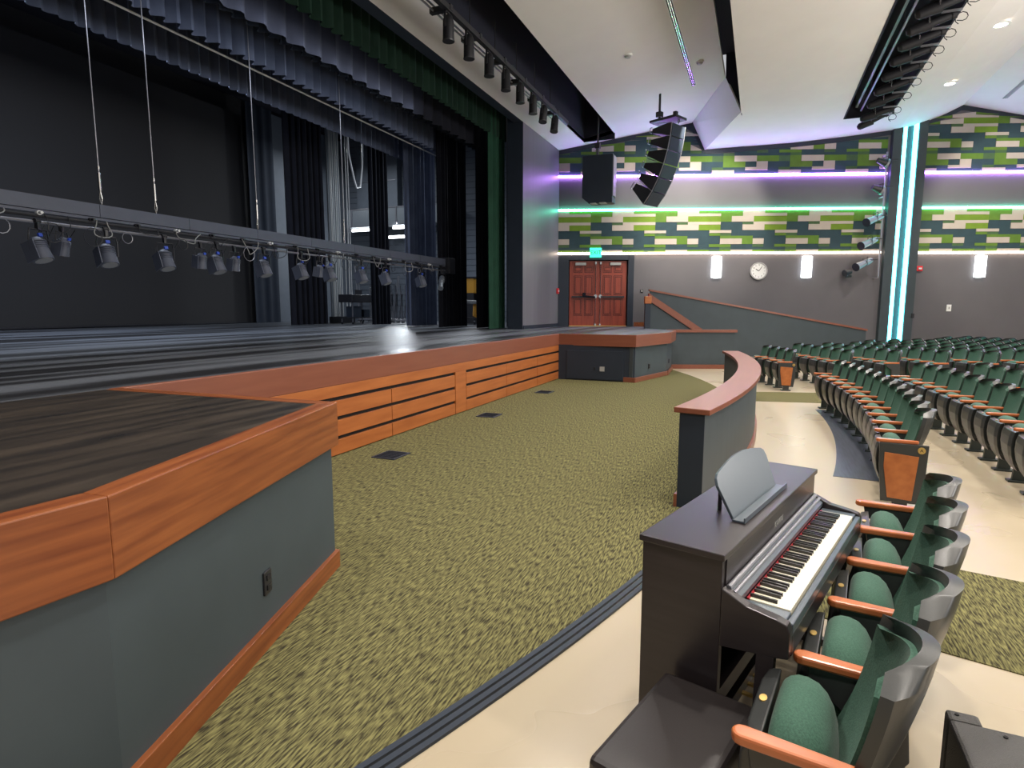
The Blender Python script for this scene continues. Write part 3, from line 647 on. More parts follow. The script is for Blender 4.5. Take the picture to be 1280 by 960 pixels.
r = empty('work_lamp', (9.4, 16.8, 7.9), -.3, 'glaring white work lamp high beside the backdrop', 'work light'); MB().box(-.16, .16, -.1, 0, -.12, .12).build('lamp_face', 'spark', r); MB().box(-.2, .2, 0, .15, -.16, .16).build('housing', 'black', r)
struct('wall_stage_far_block', MB().box(6.5, 13.2, 17.0, 17.2, 1.2, 11), 'block')
r = empty('electrical_panel', (12.86, 14.9, 7.15), 0, 'grey wall panel at the stage side wall above the duct', 'panel'); MB().box(-.1, .3, -1.6, 1.0, 0, 3.2).build('panel_box', 'block', r)
MB().box(-.13, -.1, -1.5, .9, 1.5, 1.54).build('panel_seam', 'pipe', r)
# hanging cable loop
r = empty('cable_swag', S(7.0, -11.5, 9.0), 0, 'pale thick cable hanging in a loop beside the pleated borders', 'cable')
pts = [(-.65, 0, .8), (-.62, 0, -.6)] + [(-.62 + .8*t + 0, 0, -.6 - 1.7*math.sin(PI*t*.5)**1) for t in (.2, .4, .6)] + [(.12, 0, -1.9), (.3, 0, -1.0), (.36, 0, 0), (.3, 0, .9)]
MB().tube(pts, .04, 7).build('cable', 'white', r, smooth=True)
# steel rail with hook seen near ceiling
tag(MB().cyl((5.9, 11.5, 9.9), (9, 8.6, 9.0), .05, n=8).build('sloping_pipe', 'pipe'), 'short dark sloping pipe above the grey wing wall', 'pipe')
# black cart / chairs / carts in the wings (dark silhouettes with steel frames)
r = empty('equipment_cart', S(6.35, -11.2, 1.2), 0, 'black topped rolling cart with steel legs in the far wing', 'cart')
MB().box(-.9, .7, -.35, .35, .92, 1.25).build('cart_top', 'black', r, bevel=.02)
for x_ in (-.8, .6):
    for y_ in (-.28, .28): MB().box(x_-.02, x_+.02, y_-.02, y_+.02, .08, .95).build('leg', 'pipe', r); MB().cyl((x_, y_-.02, .05), (x_, y_+.02, .05), .05, n=10).build('caster', 'black', r)
MB().box(-.85, .65, -.3, .3, .25, .30).build('shelf', 'black', r); MB().box(-.6, -.1, -.2, .2, .30, .75).box(.1, .5, -.2, .2, .3, .62).build('stored_case', 'slate_dark', r)
def folding_chair(root, y0, z0=0.0):
    mb = MB()
    mb.tube([(-.22, y0, 0.02), (-.2, y0, .45), (-.2, y0+.05, .95), (.2, y0+.05, .95), (.2, y0, .45), (.22, y0, .02)], .014, 5)
    mb.tube([(-.18, y0+.12, .02), (-.18, y0-.02, .75)], .012, 5); mb.tube([(.18, y0+.12, .02), (.18, y0-.02, .75)], .012, 5)
    mb.build('folded_chair_frame', 'pipe', root)
    MB().box(-.19, .19, y0-.01, y0+.02, .45, .72).box(-.19, .19, y0+.03, y0+.05, .78, .93).build('folded_seat', 'slate_dark', root)
for (s, n, lab, k) in ((8.9, -12.1, 'rolling rack of folded steel chairs in the wing, left of the black drape', 5), (6.9, -9.6, 'rolling rack of stacked chairs leaning in the wing, right of the narrow black curtain', 6)):
    r = empty('chair_rack', S(s, n, 1.2), .5, lab, 'chair rack')
    r.scale = (1.35, 1.2, 1.75)
    for i in range(k): folding_chair(r, -.5 + .17*i)
    MB().box(-.3, .3, -.65, .65, .08, .12).tube([(-.28, .62, .1), (-.28, .75, 1.5), (.28, .75, 1.5), (.28, .62, .1)], .02, 6).tube([(-.28, -.62, .1), (-.28, -.9, 1.25), (.28, -.9, 1.25), (.28, -.62, .1)], .02, 6).build('rack_frame', 'pipe', r)
    for x_ in (-.26, .26):
        for y_ in (-.58, .58): MB().cyl((x_-.02, y_, .05), (x_+.02, y_, .05), .05, n=10).build('caster', 'black', r)
# music stands
for i, (s, n) in enumerate(((7.3, -11.9), (8.2, -10.9))):
    r = empty('music_stand', S(s, n, 1.2), .6*i, 'nearer black music stand in the wing' if i == 0 else 'farther black music stand in the wing beside the chair racks', 'music stand')
    MB().cyl((0, 0, .1), (0, 0, 1.2), .015, n=6).build('pole', 'pipe', r); MB().box(-.25, .25, 0, .02, 1.15, 1.5).box(-.25, .25, -.07, .02, 1.13, 1.15).build('tray', 'black', r)
    for a in range(3): MB().cyl((0, 0, .15), (.28*math.cos(a*2.1), .28*math.sin(a*2.1), 0.01), .012, n=5).build('foot', 'black', r)
# yellow crate and cart seen through the gap
r = empty('hand_cart', S(7.5, -6.4, 1.2), .2, 'low hand cart with slanting yellow slats, seen between the side curtains', 'cart')
MB().box(-.5, .5, -.4, .4, .22, .28).build('platform', 'black', r)
for k in range(6): MB().box(-.4 + .14*k, -.34 + .14*k, -.25, -.2, .3, .85, Matrix.Rotation(.15, 4, 'Y')).build('slat', 'yellow', r)
for x_ in (-.4, .4): MB().cyl((x_, -.35, .11), (x_, -.28, .11), .11, n=14).build('wheel', 'black', r)
MB().box(-.45, .45, -.3, .3, .85, 1.0).build('grey_bag', 'greyplastic', r, bevel=.04)
r = empty('yellow_crate', S(9.3, -7.25, 2.54), .1, 'yellow crate raised behind the gap between the side curtains', 'crate')
MB().box(-.45, .45, -.3, .3, 0, .65).build('crate_body', 'yellow', r, bevel=.02); MB().box(-.5, .5, -.34, .34, .65, .70).build('crate_lid', 'black', r)
MB().box(-.5, -.44, -.3, .3, -1.34, 0).build('stand_leg', 'black', r); MB().box(.44, .5, -.3, .3, -1.34, 0).build('stand_leg', 'black', r)
# ================================================================ HOUSE CEILING RIGS
bt = empty('lighting_truss', S(-3, -.65, 7.25), 0, 'black lighting bar with pipes hung in the long ceiling slot', 'lighting batten')
MB().box(-6, 5.45, -.05, .05, -.05, .05).build('main_bar', 'black', bt)
for y_, z_ in ((.18, .12), (.30, .02), (.36, .16)): MB().cyl((-6, y_, z_), (5.3, y_, z_), .022, n=6).build('pipe', 'pipe', bt)
for k in range(9): MB().cyl((-5.5 + 1.25*k, .2, .1), (-5.5 + 1.25*k, .2, .9), .012, n=5).build('hanger', 'black', bt); MB().box(-5.55 + 1.25*k, -5.45 + 1.25*k, -.06, .38, -.02, .08).build('bracket', 'black', bt)
MB().tube([(-6, .1, .2)] + [(-6 + .5*i, .12 + .05*math.sin(i*2), .15 + .05*math.sin(i*1.3)) for i in range(1, 23)], .018, 5).build('cable_bundle', 'slate', bt)
for i, x_ in enumerate([-4.78, -3.95, -3.01, -2.12, -1.25, -.39, .39, 1.31]):
    r = empty('slot_light', S(x_, -.65, 6.93), 0, '%s black cylinder spotlight under the long ceiling slot, counted from the camera' % ordn[i], 'stage lamp', 'spotlights on the front ceiling slot')
    tl = 0 if i < 6 else .25
    T = Matrix.Rotation(tl, 4, 'Y')
    MB().cyl((0, 0, -.22), (0, 0, .12), .105, .10, 14, T).cyl((0, 0, .12), (0, 0, .2), .10, .07, 14, T).build('lamp_body', 'lampblack', r, smooth=True)
    MB().cyl((0, 0, -.24), (0, 0, -.22), .112, .112, 14, T).build('lens_ring', 'black', r)
    MB().box(-.13, -.115, -.02, .02, -.02, .25).box(.115, .13, -.02, .02, -.02, .25).box(-.13, .13, -.02, .02, .235, .25).cyl((0, 0, .25), (0, 0, .36), .02, n=6).build('yoke', 'black', r)
    MB().cyl((.13, 0, 0), (.17, 0, 0), .03, n=8).build('knob', 'black', r)
# rear slot profile spots
r0 = empty('lighting_truss', S(3, 7.45, 7.98), 0, 'pale lighting bar in the rear ceiling slot holding long spotlights', 'lighting batten')
MB().cyl((-8, 0, 0), (4.1, 0, 0), .03, n=8).build('main_bar', 'pipe', r0); MB().box(-8, 4.1, .1, .16, .1, .5).build('back_channel', 'duct', r0)
for k in range(9): MB().cyl((-7.5 + 1.4*k, 0, 0), (-7.5 + 1.4*k, 0, .9), .015, n=5).build('hanger', 'black', r0)
for i, s_ in enumerate([7.3, 6.6, 5.3, 4.2, 3.1, 2.1, 1.2, .4, -.4, -1.2]):
    r = empty('profile_spot', S(s_, 7.75, P2(7.7) - .22), 0, '%s long black spotlight in the rear ceiling slot, counted from the far end' % ordn[i], 'stage lamp', 'long spotlights in the rear ceiling slot')
    T = Matrix.Rotation(math.radians(74 if i else 66), 4, 'X')     # barrel points to the stage (+y) and down
    MB().cyl((0, 0, .05), (0, 0, .42), .085, .08, 12, T).cyl((0, 0, .42), (0, 0, .50), .10, .10, 12, T).build('barrel', 'lampblack', r, smooth=True)
    MB().cyl((0, 0, -.32), (0, 0, .05), .10, .13, 12, T).cyl((0, 0, -.38), (0, 0, -.32), .05, .10, 12, T).build('lamp_house', 'lampblack', r, smooth=True)
    MB().tube([(-.15, 0, -.03), (-.15, 0, .26), (.15, 0, .26), (.15, 0, -.03)], .012, 5).build('yoke', 'chrome', r)
    MB().box(-.17, -.13, -.55, -.2, .12, .16).build('shutter_rail', 'pipe', r)
    MB().tube([(0, -.5, 0)] + [(.02*j, -.60 - .10*math.sin(j*.75), -.02 - .10*math.cos(j*.75) + .1) for j in range(9)], .009, 5).build('cable_loop', 'black', r, smooth=True)
# line array -------------------------------------------------------
la = empty('line_array_speaker', S(4.1, 1.75, 7.3), 0, 'curved column of black array loudspeakers hung from the ceiling', 'loudspeaker')
la_pts = [(2.42, 7.25), (2.38, 6.88), (2.30, 6.50), (2.18, 6.12), (2.02, 5.75), (1.80, 5.38), (1.50, 5.02)]
for (n0, z0), (n1, z1) in zip(la_pts, la_pts[1:]):
    d = Vector((n1-n0, z1-z0)); L = d.length; d /= L; q = Vector((d.y, -d.x))     # q points to the rear (towards smaller n)
    if q.x > 0: q = -q
    A, B = Vector((n0, z0)), Vector((n1, z1)); dp = .66
    pts = [A + d*.01, A + q*.16 + d*.01, A + q*dp + d*.13, B + q*dp - d*.13, B + q*.16 - d*.03, B - d*.01]
    bx = MB().prism([(-(p.x) + 1.75, p.y - 7.3) for p in pts], -.36, .36, 'x').build('array_box', 'black', la, bevel=.01)
    g = [A + d*.02, A + d*.02 - q*.02, B - d*.02 - q*.02, B - d*.02]
    MB().prism([(-(p.x) + 1.75, p.y - 7.3) for p in g], -.34, .34, 'x').build('grille', 'slate_dark', bx)
    h0 = A + q*dp + d*.1; h1 = h0 + q*.07 + d*.0; h2 = B + q*(dp+.07) - d*.14; h3 = B + q*dp - d*.12
    MB().tube([(-.37, -(p.x)+1.75, p.y - 7.3) for p in (h0, h1, h2, h3)], .014, 5).tube([(-.37, -(p.x)+1.75, p.y-7.3) for p in (A - q*.0, A + q*.6)], .012, 4).build('rigging_plate', 'pipe', bx)
mb = MB(); mb.tube([(-.37, -(a[0])+1.75, a[1]-7.3) for a in la_pts], .016, 5).tube([(.37, -(a[0])+1.75, a[1]-7.3) for a in la_pts], .016, 5); mb.build('front_rail', 'pipe', la)
MB().box(-.3, .3, -.75, .15, .10, .17).box(-.06, .06, -.6, -.5, .17, .34).build('bumper_frame', 'black', la); MB().cyl((0, 0, .1), (0, 0, 1.0), .035, n=8).box(-.08, .08, -.08, .08, .3, .45).build('hanging_pole', 'black', la)
la.rotation_euler = (0, 0, math.radians(-24))
MB().tube([(0, -.66, .15), (.05, -.66, .05), (0, -.66, -.02), (-.05, -.66, .05), (0, -.66, .15)], .012, 5).build('shackle', 'black', la)
sb = empty('hanging_subwoofer', S(4.2, -.2, 6.0), 0, 'big boxy dark loudspeaker hung left of the curved array', 'loudspeaker')
MB().prism([(-.50, .75), (.50, .75), (.50, -.56), (.26, -.76), (-.50, -.76)], .1, .55, 'x').build('cabinet', 'slate_dark', sb, bevel=.012)
MB().box(.12, .53, -.525, -.50, -.55, .70).build('grille', 'pros', sb); MB().cyl((.3, .05, .75), (.3, .05, 2.0), .03, n=8).box(.22, .38, -.03, .13, .98, 1.15).build('hanging_rod', 'black', sb)
MB().cyl((.22, -.02, .75), (.22, -.02, 1.1), .01, n=5).cyl((.38, .12, .75), (.38, .12, 1.1), .01, n=5).build('safety_wire', 'black', sb)
MB().box(-.0, .3, -.3, -.1, -.78, -.76).box(-.0, .3, .02, .2, -.78, -.76).build('underside_plate', 'greyplastic', sb)
# side wall lamp ladder -------------------------------------------
r = wallroot('lamp_ladder', 13.05, 2.95, 'thin grey vertical pipe on the wall carrying side spotlights', 'pipe', out=.3)
MB().cyl((0, 0, 0), (0, 0, 4.3), .03, n=8).build('pipe', 'pipe', r)
for z in (.0, 1.4, 2.8, 4.2): MB().box(-.02, .02, 0, .3, z-.02, z+.02).build('wall_bracket', 'greyplastic', r)
for (x, z, lab, kind) in ((12.75, 4.98, 'top grey side spotlight on the wall pipe, over the mosaic', 0), (12.62, 4.18, 'middle grey side spotlight on the wall pipe, over the mosaic', 0), (12.5, 3.45, 'lowest grey side spotlight on the wall pipe, under the white strip', 0), (12.85, 5.95, 'white ringed side lamp on the wall pipe between the purple and teal strips', 1), (12.95, 6.85, 'topmost side lamp on the wall pipe above the purple strip', 1)):
    r = wallroot('side_spotlight', x, z, lab, 'stage lamp', 'side lamps on the wall pipe', out=.42)
    if kind == 0:
        T = Matrix.Rotation(math.radians(68), 4, 'Y') @ Matrix.Rotation(-.35, 4, 'X')
        MB().cyl((0, 0, -.42), (0, 0, .0), .13, .10, 14, T).cyl((0, 0, 0), (0, 0, .3), .12, .09, 14, T).build('barrel', 'duct', r, smooth=True)
        MB().cyl((0, 0, -.44), (0, 0, -.425), .15, .15, 14, T).build('lens', 'void', r)
    else:
        T = Matrix.Rotation(math.radians(110), 4, 'Y')
        MB().cyl((0, 0, -.3), (0, 0, .0), .08, .13, 14, T).build('lamp_body', 'black', r, smooth=True); MB().cyl((0, 0, .0), (0, 0, .07), .16, .16, 14, T).build('white_ring', 'pipe', r, smooth=True)
    MB().box(.02, .42, -.02, .02, .1, .13).tube([(0, -.14, 0), (0, -.14, .2), (0, .14, .2), (0, .14, 0)], .012, 5).build('yoke', 'black', r)
r = wallroot('side_spotlight', 12.05, 3.12, 'small black lamp on the wall left of the lowest grey spotlight', 'stage lamp', out=.2)
MB().cyl((-.15, -.05, 0), (.12, .05, .05), .11, .08, 12).box(-.02, .02, 0, .18, .05, .1).build('lamp_body', 'black', r); MB().cyl((-.1, -.1, -.12), (.1, .0, -.1), .05, n=10).build('second_lens', 'black', r)
# ================================================================ THEATRE SEATS
def shell(hw, z0, z1, dy, th, curve, m, name, parent, inset=0):
    R, K = 12, 14; fr_, bk = [], []
    for r in range(R+1):
        v = r/R; z = z0 + (z1-z0)*v
        w_ = hw*(1 - .06*(1-v)); t = max(0, (v - .84)/.16); w_ *= math.sqrt(max(0.0, 1 - (t**2.6)*.55)); 
        if v < .12: w_ *= .86 + .14*(v/.12)
        a, b = [], []
        for c in range(K+1):
            u = -1 + 2*c/K; x = u*w_
            y = .06 - (z - .40)*.41 + .10*max(0, (z - .62))**1.2 + dy
            y += curve*(u*u)*(.35 + .65*v*v) - .02*math.sin(PI*v)*(1-u*u)
            zt = z - (.025*(u*u) if r == R else 0)
            rr = th*(1 - .25*(abs(u)**6))
            a.append((x, y, zt)); b.append((x, y - rr, zt - .004))
        fr_.append(a); bk.append(b)
    return MB().grid2(fr_, bk).build(name, m, parent, smooth=True)
def seat_cushion(parent):
    prof = [(.23, .60), (.215, .65), (.165, .675), (.10, .655), (.055, .57), (.04, .42), (.04, .32), (.07, .26), (.15, .235), (.20, .27), (.235, .40)]
    prof = [q for a, b in zip(prof, prof[1:] + prof[:1]) for q in ((a[0]*.75 + b[0]*.25, a[1]*.75 + b[1]*.25), (a[0]*.25 + b[0]*.75, a[1]*.25 + b[1]*.75))]
    st = []
    for i in range(13):
        x = -.205*math.cos(PI*i/12); u = abs(x)/.205; f = 1 - .22*u**4
        st.append([(x, .20 + (y-.20)*(.45+.55*f), .30 + (z - .30)*f if z > .30 else z) for y, z in prof])
    n = len(prof); vs = [p for s_ in st for p in s_]; fs = []
    for i in range(12):
        for j in range(n): fs.append((i*n+j, i*n+(j+1) % n, (i+1)*n+(j+1) % n, (i+1)*n+j))
    fs += [tuple(range(n))[::-1], tuple(range(12*n, 13*n))]
    return MB().add(vs, fs).build('seat_cushion', 'fabric', parent, smooth=True)
def seat_pan(parent):
    rows = [(.235, .625, .195), (.285, .612, .20), (.30, .55, .20), (.305, .46, .195), (.29, .36, .18), (.26, .27, .155), (.21, .20, .13), (.15, .19, .12), (.15, .225, .12), (.20, .25, .13), (.235, .32, .16), (.245, .42, .18), (.24, .54, .19)]
    n = len(rows); vs = []; fs = []
    for sg in (-1, -.6, .6, 1):
        for y, z, w_ in rows: vs.append((sg*w_, y - (.012 if abs(sg) == 1 and y > .25 else 0), z))
    for i in range(3):
        for j in range(n): fs.append((i*n+j, i*n+(j+1) % n, (i+1)*n+(j+1) % n, (i+1)*n+j))
    fs += [tuple(range(n))[::-1], tuple(range(3*n, 4*n))]
    o = MB().add(vs, fs).build('seat_pan', 'plastic', parent, bevel=.006)
    MB().prism([(.02*math.cos(a*PI/5), .012*math.sin(a*PI/5)) for a in range(10)], 0, .004).build('number_plate', 'brass', o).location = (0, .262, .618)
    return o
def armrest(x, parent):
    out = []
    for i in range(7): a = PI*i/6; out.append((x + .03*math.cos(a), .275 + .03*math.sin(a)))
    for i in range(5): a = PI + PI*i/4; out.append((x + .022*math.cos(a), -.005 + .022*math.sin(a)))
    return MB().prism(out, .636, .668).build('armrest', 'armwood', parent, bevel=.009)
def standard(x, parent):
    pr = [(-.03, .636), (.26, .636), (.25, .58), (.14, .50), (.13, .30), (.02, .28), (-.05, .40)]
    o = MB().prism([(y, z) for y, z in pr], x-.016, x+.016, 'x').build('arm_standard', 'plastic', parent, bevel=.004)
    MB().prism([(.02, .32), (.13, .32), (.15, .02), (.03, .02)], x-.022, x+.022, 'x').box(x-.055, x+.055, -.01, .19, 0, .022).build('pedestal', 'seatfoot', parent, bevel=.003)
    return o
def end_panel(x, parent, sg):
    pr = [(-.10, .636), (.28, .636), (.27, .42), (.24, .09), (-.06, .09), (-.09, .3)]
    a, b = sorted((x + sg*.012, x + sg*.04))
    o = MB().prism(pr, a, b, 'x').build('end_panel', 'plastic', parent, bevel=.004)
    pr2 = [(-.03, .53), (.235, .55), (.235, .42), (.19, .13), (.0, .12)]
    a, b = sorted((x + sg*.04, x + sg*.048))
    MB().prism(pr2, a, b, 'x').build('wood_inlay', 'oak_panel', o, bevel=.002)
    MB().cyl((x + sg*.04, -.045, .59), (x + sg*.05, -.045, .59), .03, n=18).build('row_disc', 'brass', o)
    text('A', .04, 'slot', o, (x + sg*.051, -.045, .59), (PI/2, 0, PI/2 if sg > 0 else -PI/2), .0008, 'row_letter')
    MB().prism([(.02, .32), (.13, .32), (.15, .02), (.03, .02)], min(x, x+sg*.03), max(x, x+sg*.03), 'x').build('panel_foot', 'plastic', o)
    return o
def make_seat(label, group):
    r = empty('theatre_seat', (0, 0, 0), 0, label, 'seat', group)
    shell(.252, .30, .935, 0, .042, .085, 'plastic', 'backrest_shell', r)
    shell(.220, .40, .900, .014, .03, .075, 'fabric', 'back_cushion', r)
    seat_cushion(r); seat_pan(r); armrest(-.256, r); standard(-.256, r)
    MB().box(-.05, .05, -.02, .03, .33, .36).box(-.235, .235, .04, .07, .27, .30).build('seat_hinge', 'black', r)
    return r
proto = make_seat('', '')
first = [True]
def put_seat(s, n, ang, label, group, right=False, endl=0, plain=False):
    if first[0]: o = proto; first[0] = False
    else:
        o = copy_tree(proto)
    o.location = S(s, n, 0.0); o.rotation_euler = (0, 0, ang); o['label'] = label; o['group'] = group
    if right: armrest(.256, o); standard(.256, o)
    if endl: end_panel(.256*endl, o, endl)
    return o
# local +y faces the stage (+Y world); angle a from straight out
# five seats of the near row behind the piano
near = [(-13.34, 4.77), (-12.85, 4.965), (-12.36, 5.13), (-11.87, 5.26), (-11.39, 5.375), (-10.87, 5.47)]
nw = ['nearest', 'second', 'third', 'fourth', 'farthest']
for i in range(5):
    (s0, n0), (s1, n1) = near[i], near[i+1]
    s_, n_ = (s0+s1)/2, (n0+n1)/2 + .30
    o = put_seat(s_, n_, 0, 'green theatre seat beside the digital piano, %s of the five from the camera' % nw[i], 'seats beside the piano', right=False)
    o.rotation_euler = (0, 0, math.radians(-10 + i*.8))
    if i == 4: armrest(.256, o); standard(.256, o)
ROWN = ['front', 'second', 'third', 'fourth', 'fifth', 'sixth', 'seventh', 'eighth', 'ninth', 'tenth', 'eleventh', 'twelfth']
ORD = ['first', 'second', 'third', 'fourth', 'fifth', 'sixth', 'seventh', 'eighth', 'ninth', 'tenth', 'eleventh', 'twelfth', 'thirteenth', 'fourteenth', 'fifteenth', 'sixteenth', 'seventeenth', 'eighteenth', 'nineteenth', 'twentieth', 'twenty-first', 'twenty-second', 'twenty-third', 'twenty-fourth']
RR = [19.98 + .3, 21.22 + .3] + [21.52 + 1.02*k for k in range(1, 9)]
def camxy(s, n):
    v = Vector((s, -n)) - Vector((CAMP.x, CAMP.y)); f = Vector((cA, sA)); rt = Vector((sA, -cA)); return v.dot(rt), v.dot(f)
PITCH = .512
def visible(s, n):
    X, Y = camxy(s, n); return Y > 1.5 and 640 + 740*X/(Y+.1) < 1330
cnt = 0
for ri, R_ in enumerate(RR):
    # centre section: from the near end to the far aisle
    dth = math.degrees(PITCH/R_)
    a = -8.05 if ri == 0 else -10.2
    seats = []
    while a + dth < 10.15: seats.append(a + dth/2); a += dth
    keep = [(j, q) for j, q in enumerate(seats) if visible(-5.9 + R_*math.sin(math.radians(q)), -13.9 + R_*math.cos(math.radians(q)))]
    for j, q in keep:
        s_, n_ = -5.9 + R_*math.sin(math.radians(q)), -13.9 + R_*math.cos(math.radians(q))
        far = len(seats) - 1 - j
        lab = 'green theatre seat, %s row of the centre section, %s from the far aisle' % (ROWN[ri], ORD[far] + ' seat' if far else 'end seat')
        if ri == 0 and j == 0: lab = 'front row seat with orange wood panel at the near end of the centre section'
        ang = math.radians(q)*(.6 if ri == 0 else 1)
        put_seat(s_, n_, ang, lab, 'centre section seats', right=(far == 0), endl=(-1 if (j == 0 and ri == 0) else 0)); cnt += 1
    # section beyond the far aisle
    a = 16.3; j = 0
    while a < 60:
        q = a + dth/2; s_, n_ = -5.9 + R_*math.sin(math.radians(q)), -13.9 + R_*math.cos(math.radians(q))
        X, Y = camxy(s_, n_)
        lim = 15.4 + .55*(X - 6.2)
        if Y > min(lim, 20.9): break
        if visible(s_, n_) and j < len(ORD):
            lab = 'green theatre seat, %s row beyond the far aisle, %s from the aisle' % (ROWN[ri], ORD[j] + ' seat' if j else 'end seat')
            if ri == 0 and j == 0: lab = 'front row end seat with orange panel just past the far aisle'
            put_seat(s_, n_, math.radians(q)*(.8 if ri == 0 else 1), lab, 'seats beyond the far aisle', endl=(-1 if j == 0 and ri == 0 else 0)); cnt += 1
        a += dth; j += 1
print('SEATS', cnt)
# ================================================================ DIGITAL PIANO
u_ = Vector((.625, .781)); v_ = Vector((.781, -.625))   # camera-plane axes: along the keyboard, toward the player
pu, pv = 2.05, -.985
P0 = u_*pu + v_*pv; pw = cam2w(P0.x, P0.y)
prot = math.atan2(u_.x*(-cA) + u_.y*sA, u_.x*sA + u_.y*cA)   # world direction of the keyboard axis
pn = empty('digital_piano', (pw[0], pw[1], 0), prot, 'dark rosewood digital piano with open keyboard behind the pit rail', 'piano')
# local +x along the keyboard away from the camera; player side is -y (right handed: x cross z)
def yy(v): return -v
PB = lambda mb, name, m, par=pn, **k: mb.build(name, m, par, **k)
PB(MB().box(0, .035, yy(.31), yy(0), 0, .955), 'side_panel', 'piano', bevel=.003); PB(MB().box(1.415, 1.45, yy(.31), yy(0), 0, .955), 'side_panel', 'piano', bevel=.003)
PB(MB().box(.035, 1.415, yy(.03), yy(.01), .12, .95), 'back_panel', 'piano')
PB(MB().box(-.012, 1.462, yy(.32), yy(-.012), .955, .98), 'top_lid', 'piano', bevel=.004)
fb = PB(MB().box(.035, 1.415, yy(.315), yy(.29), .845, .955), 'fallboard', 'piano')
text('KAWAI', .042, 'greyplastic', fb, (.72, yy(.3165), .895), (PI/2, 0, 0), .0006)
PB(MB().cyl((.035, yy(.325), .845), (1.415, yy(.325), .845), .010, n=8), 'lid_rail', 'pipe'); PB(MB().cyl((.035, yy(.345), .83), (1.415, yy(.345), .83), .008, n=8), 'lid_rail', 'pipe')
PB(MB().prism([(yy(.315), .845), (yy(.365), .815), (yy(.365), .795), (yy(.30), .795)], .035, 1.415, 'x'), 'control_panel', 'desk')
PB(MB().box(.035, 1.415, yy(.30), yy(.03), .35, .42), 'knee_panel', 'piano'); PB(MB().box(.035, 1.415, yy(.06), yy(.03), .08, .845), 'lower_board', 'piano')
# keybed with cheeks
ck_ = [(.0+.31, .63), (.31, .85), (.345, .835), (.40, .81), (.50, .795), (.535, .785), (.545, .76), (.545, .665), (.50, .655)]
for x0, x1 in ((.0, .045), (1.405, 1.45)):
    PB(MB().prism([(yy(v), z) for v, z in ck_], x0, x1, 'x'), 'key_cheek', 'piano', bevel=.004)
PB(MB().box(.045, 1.405, yy(.545), yy(.31), .655, .735), 'keybed', 'piano', bevel=.004)
PB(MB().box(.045, 1.405, yy(.545), yy(.522), .735, .775), 'key_slip', 'desk', bevel=.004)
PB(MB().box(.045, .112, yy(.522), yy(.365), .735, .785).box(1.338, 1.405, yy(.522), yy(.365), .735, .785), 'key_block', 'desk', bevel=.003)
PB(MB().box(.112, 1.338, yy(.378), yy(.368), .735, .791), 'key_felt', 'felt_red')
kw = (1.338 - .112)/52
for i in range(52):
    MB().box(.112 + kw*i + .0007, .112 + kw*(i+1) - .0007, yy(.519), yy(.372), .737, .789).build('white_key', 'ivory', pn)
pat = [1, 0, 1, 1, 0, 1, 1]      # gap after A, C, D, F, G (starting on A)
kb = MB().box(-.0052, .0052, yy(.095), yy(0), 0, .012).mesh('black_key', 'ebony')
for i in range(51):
    if pat[i % 7]:
        o = bpy.data.objects.new('black_key', kb); sc.collection.objects.link(o); o.parent = pn; o.location = (.112 + kw*(i+1), yy(.374), .789)
# legs, pedals, brace
for x in (.0, 1.41): PB(MB().prism([(yy(.50), .655), (yy(.44), .655), (yy(.43), .03), (yy(.475), .03)], x, x+.04, 'x').box(x, x+.04, yy(.50), yy(.02), 0, .04), 'front_leg', 'piano', bevel=.003)
PB(MB().box(.04, 1.41, yy(.22), yy(.06), .05, .11), 'pedal_box', 'piano')
for x in (.64, .725, .81): PB(MB().box(x-.011, x+.011, yy(.34), yy(.2), .055, .068), 'pedal', 'brass', bevel=.003)
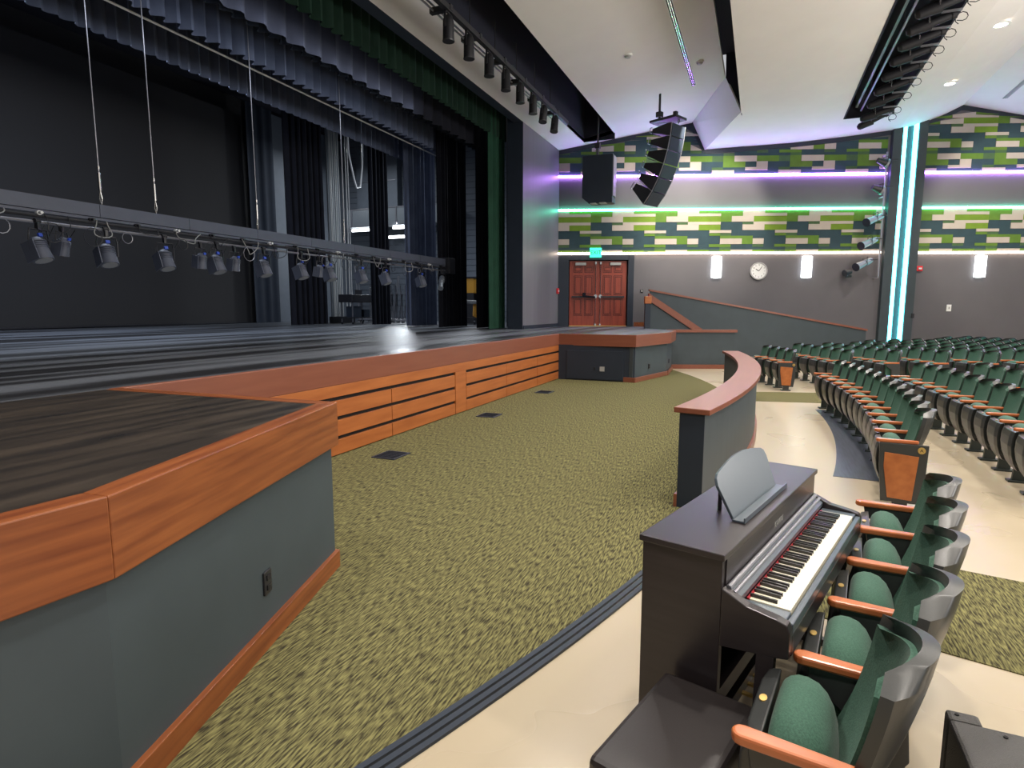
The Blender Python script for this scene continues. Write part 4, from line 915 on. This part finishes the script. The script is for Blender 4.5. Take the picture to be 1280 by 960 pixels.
# music desk: leaning curved board on the lid
T = Matrix.Translation((.0, yy(.225), .985)) @ Matrix.Rotation(math.radians(-24), 4, 'X')
out = [(.37, 0), (.36, .16), (.375, .185)] + [(.40 + .66*i/8, .205 + .028*math.sin(PI*i/8)) for i in range(9)] + [(1.085, .185), (1.10, .16), (1.08, 0)]
out = [(.36, 0), (.33, .15), (.345, .18)] + [(.37 + .60*i/8, .195 + .035*math.sin(PI*i/8)) for i in range(9)] + [(1.0, .18), (1.01, .15), (.98, 0)]
dk = MB().prism(out, -.006, .006, 'y', T).build('music_desk', 'desk', pn, bevel=.002)
MB().box(.35, .99, yy(.275), yy(.225), .982, .989).box(.35, .99, yy(.278), yy(.272), .982, 1.004).build('desk_ledge', 'desk', dk)
MB().box(.45, .47, yy(.14), yy(.13), .98, 1.10).box(.88, .90, yy(.14), yy(.13), .98, 1.1).build('desk_strut', 'black', dk)
# bench
bn = empty('piano_bench', (0, 0, 0), prot, 'low black leather piano bench at the near end of the piano', 'bench')
Pb = u_*1.73 + v_*(-.69); q = cam2w(Pb.x, Pb.y); bn.location = (q[0], q[1], 0)
MB().box(-.285, .285, -.17, .17, .40, .48).build('cushion', 'leather', bn, bevel=.02)
MB().box(-.27, .27, -.155, .155, .33, .40).build('apron', 'piano', bn)
for x in (-.25, .25):
    for y in (-.135, .135): MB().box(x-.02, x+.02, y-.02, y+.02, 0, .33).build('leg', 'piano', bn)
# road case / amplifier corner at the lower right
q = cam2w(1.76, 1.68); am = empty('amplifier_case', (q[0], q[1], 0), AZ - PI/2 - .42, 'black textured amplifier case with recessed handle on the floor, lower right corner', 'case')
MB().box(-.30, .30, -.22, .13, .02, .42).build('body', 'tolex', am, bevel=.012)
MB().box(-.30, -.20, .13, .19, .02, .42).build('corner_post', 'tolex', am, bevel=.012)
MB().box(.2, .3, .13, .19, .02, .42).build('corner_post', 'tolex', am, bevel=.012)
MB().box(-.20, .20, .13, .185, .05, .37).build('recessed_panel', 'greyplastic', am)
MB().box(-.06, .16, -.16, .02, .42, .425).build('vent_frame', 'greyplastic', am)
for k in range(6): MB().box(-.03, .14, -.14 + .024*k, -.128 + .024*k, .425, .429).build('vent_slot', 'slot', am)
for x, y in ((-.27, -.19), (-.27, .16), (-.19, -.16), (-.15, .09), (-.12, -.18)): MB().cyl((x, y, .418), (x, y, .424), .007, n=8).build('screw', 'slot', am)
MB().tube([(-.05, .17, .30), (-.02, .21, .33), (.08, .21, .33), (.11, .17, .30)], .014, 6).build('handle', 'black', am)
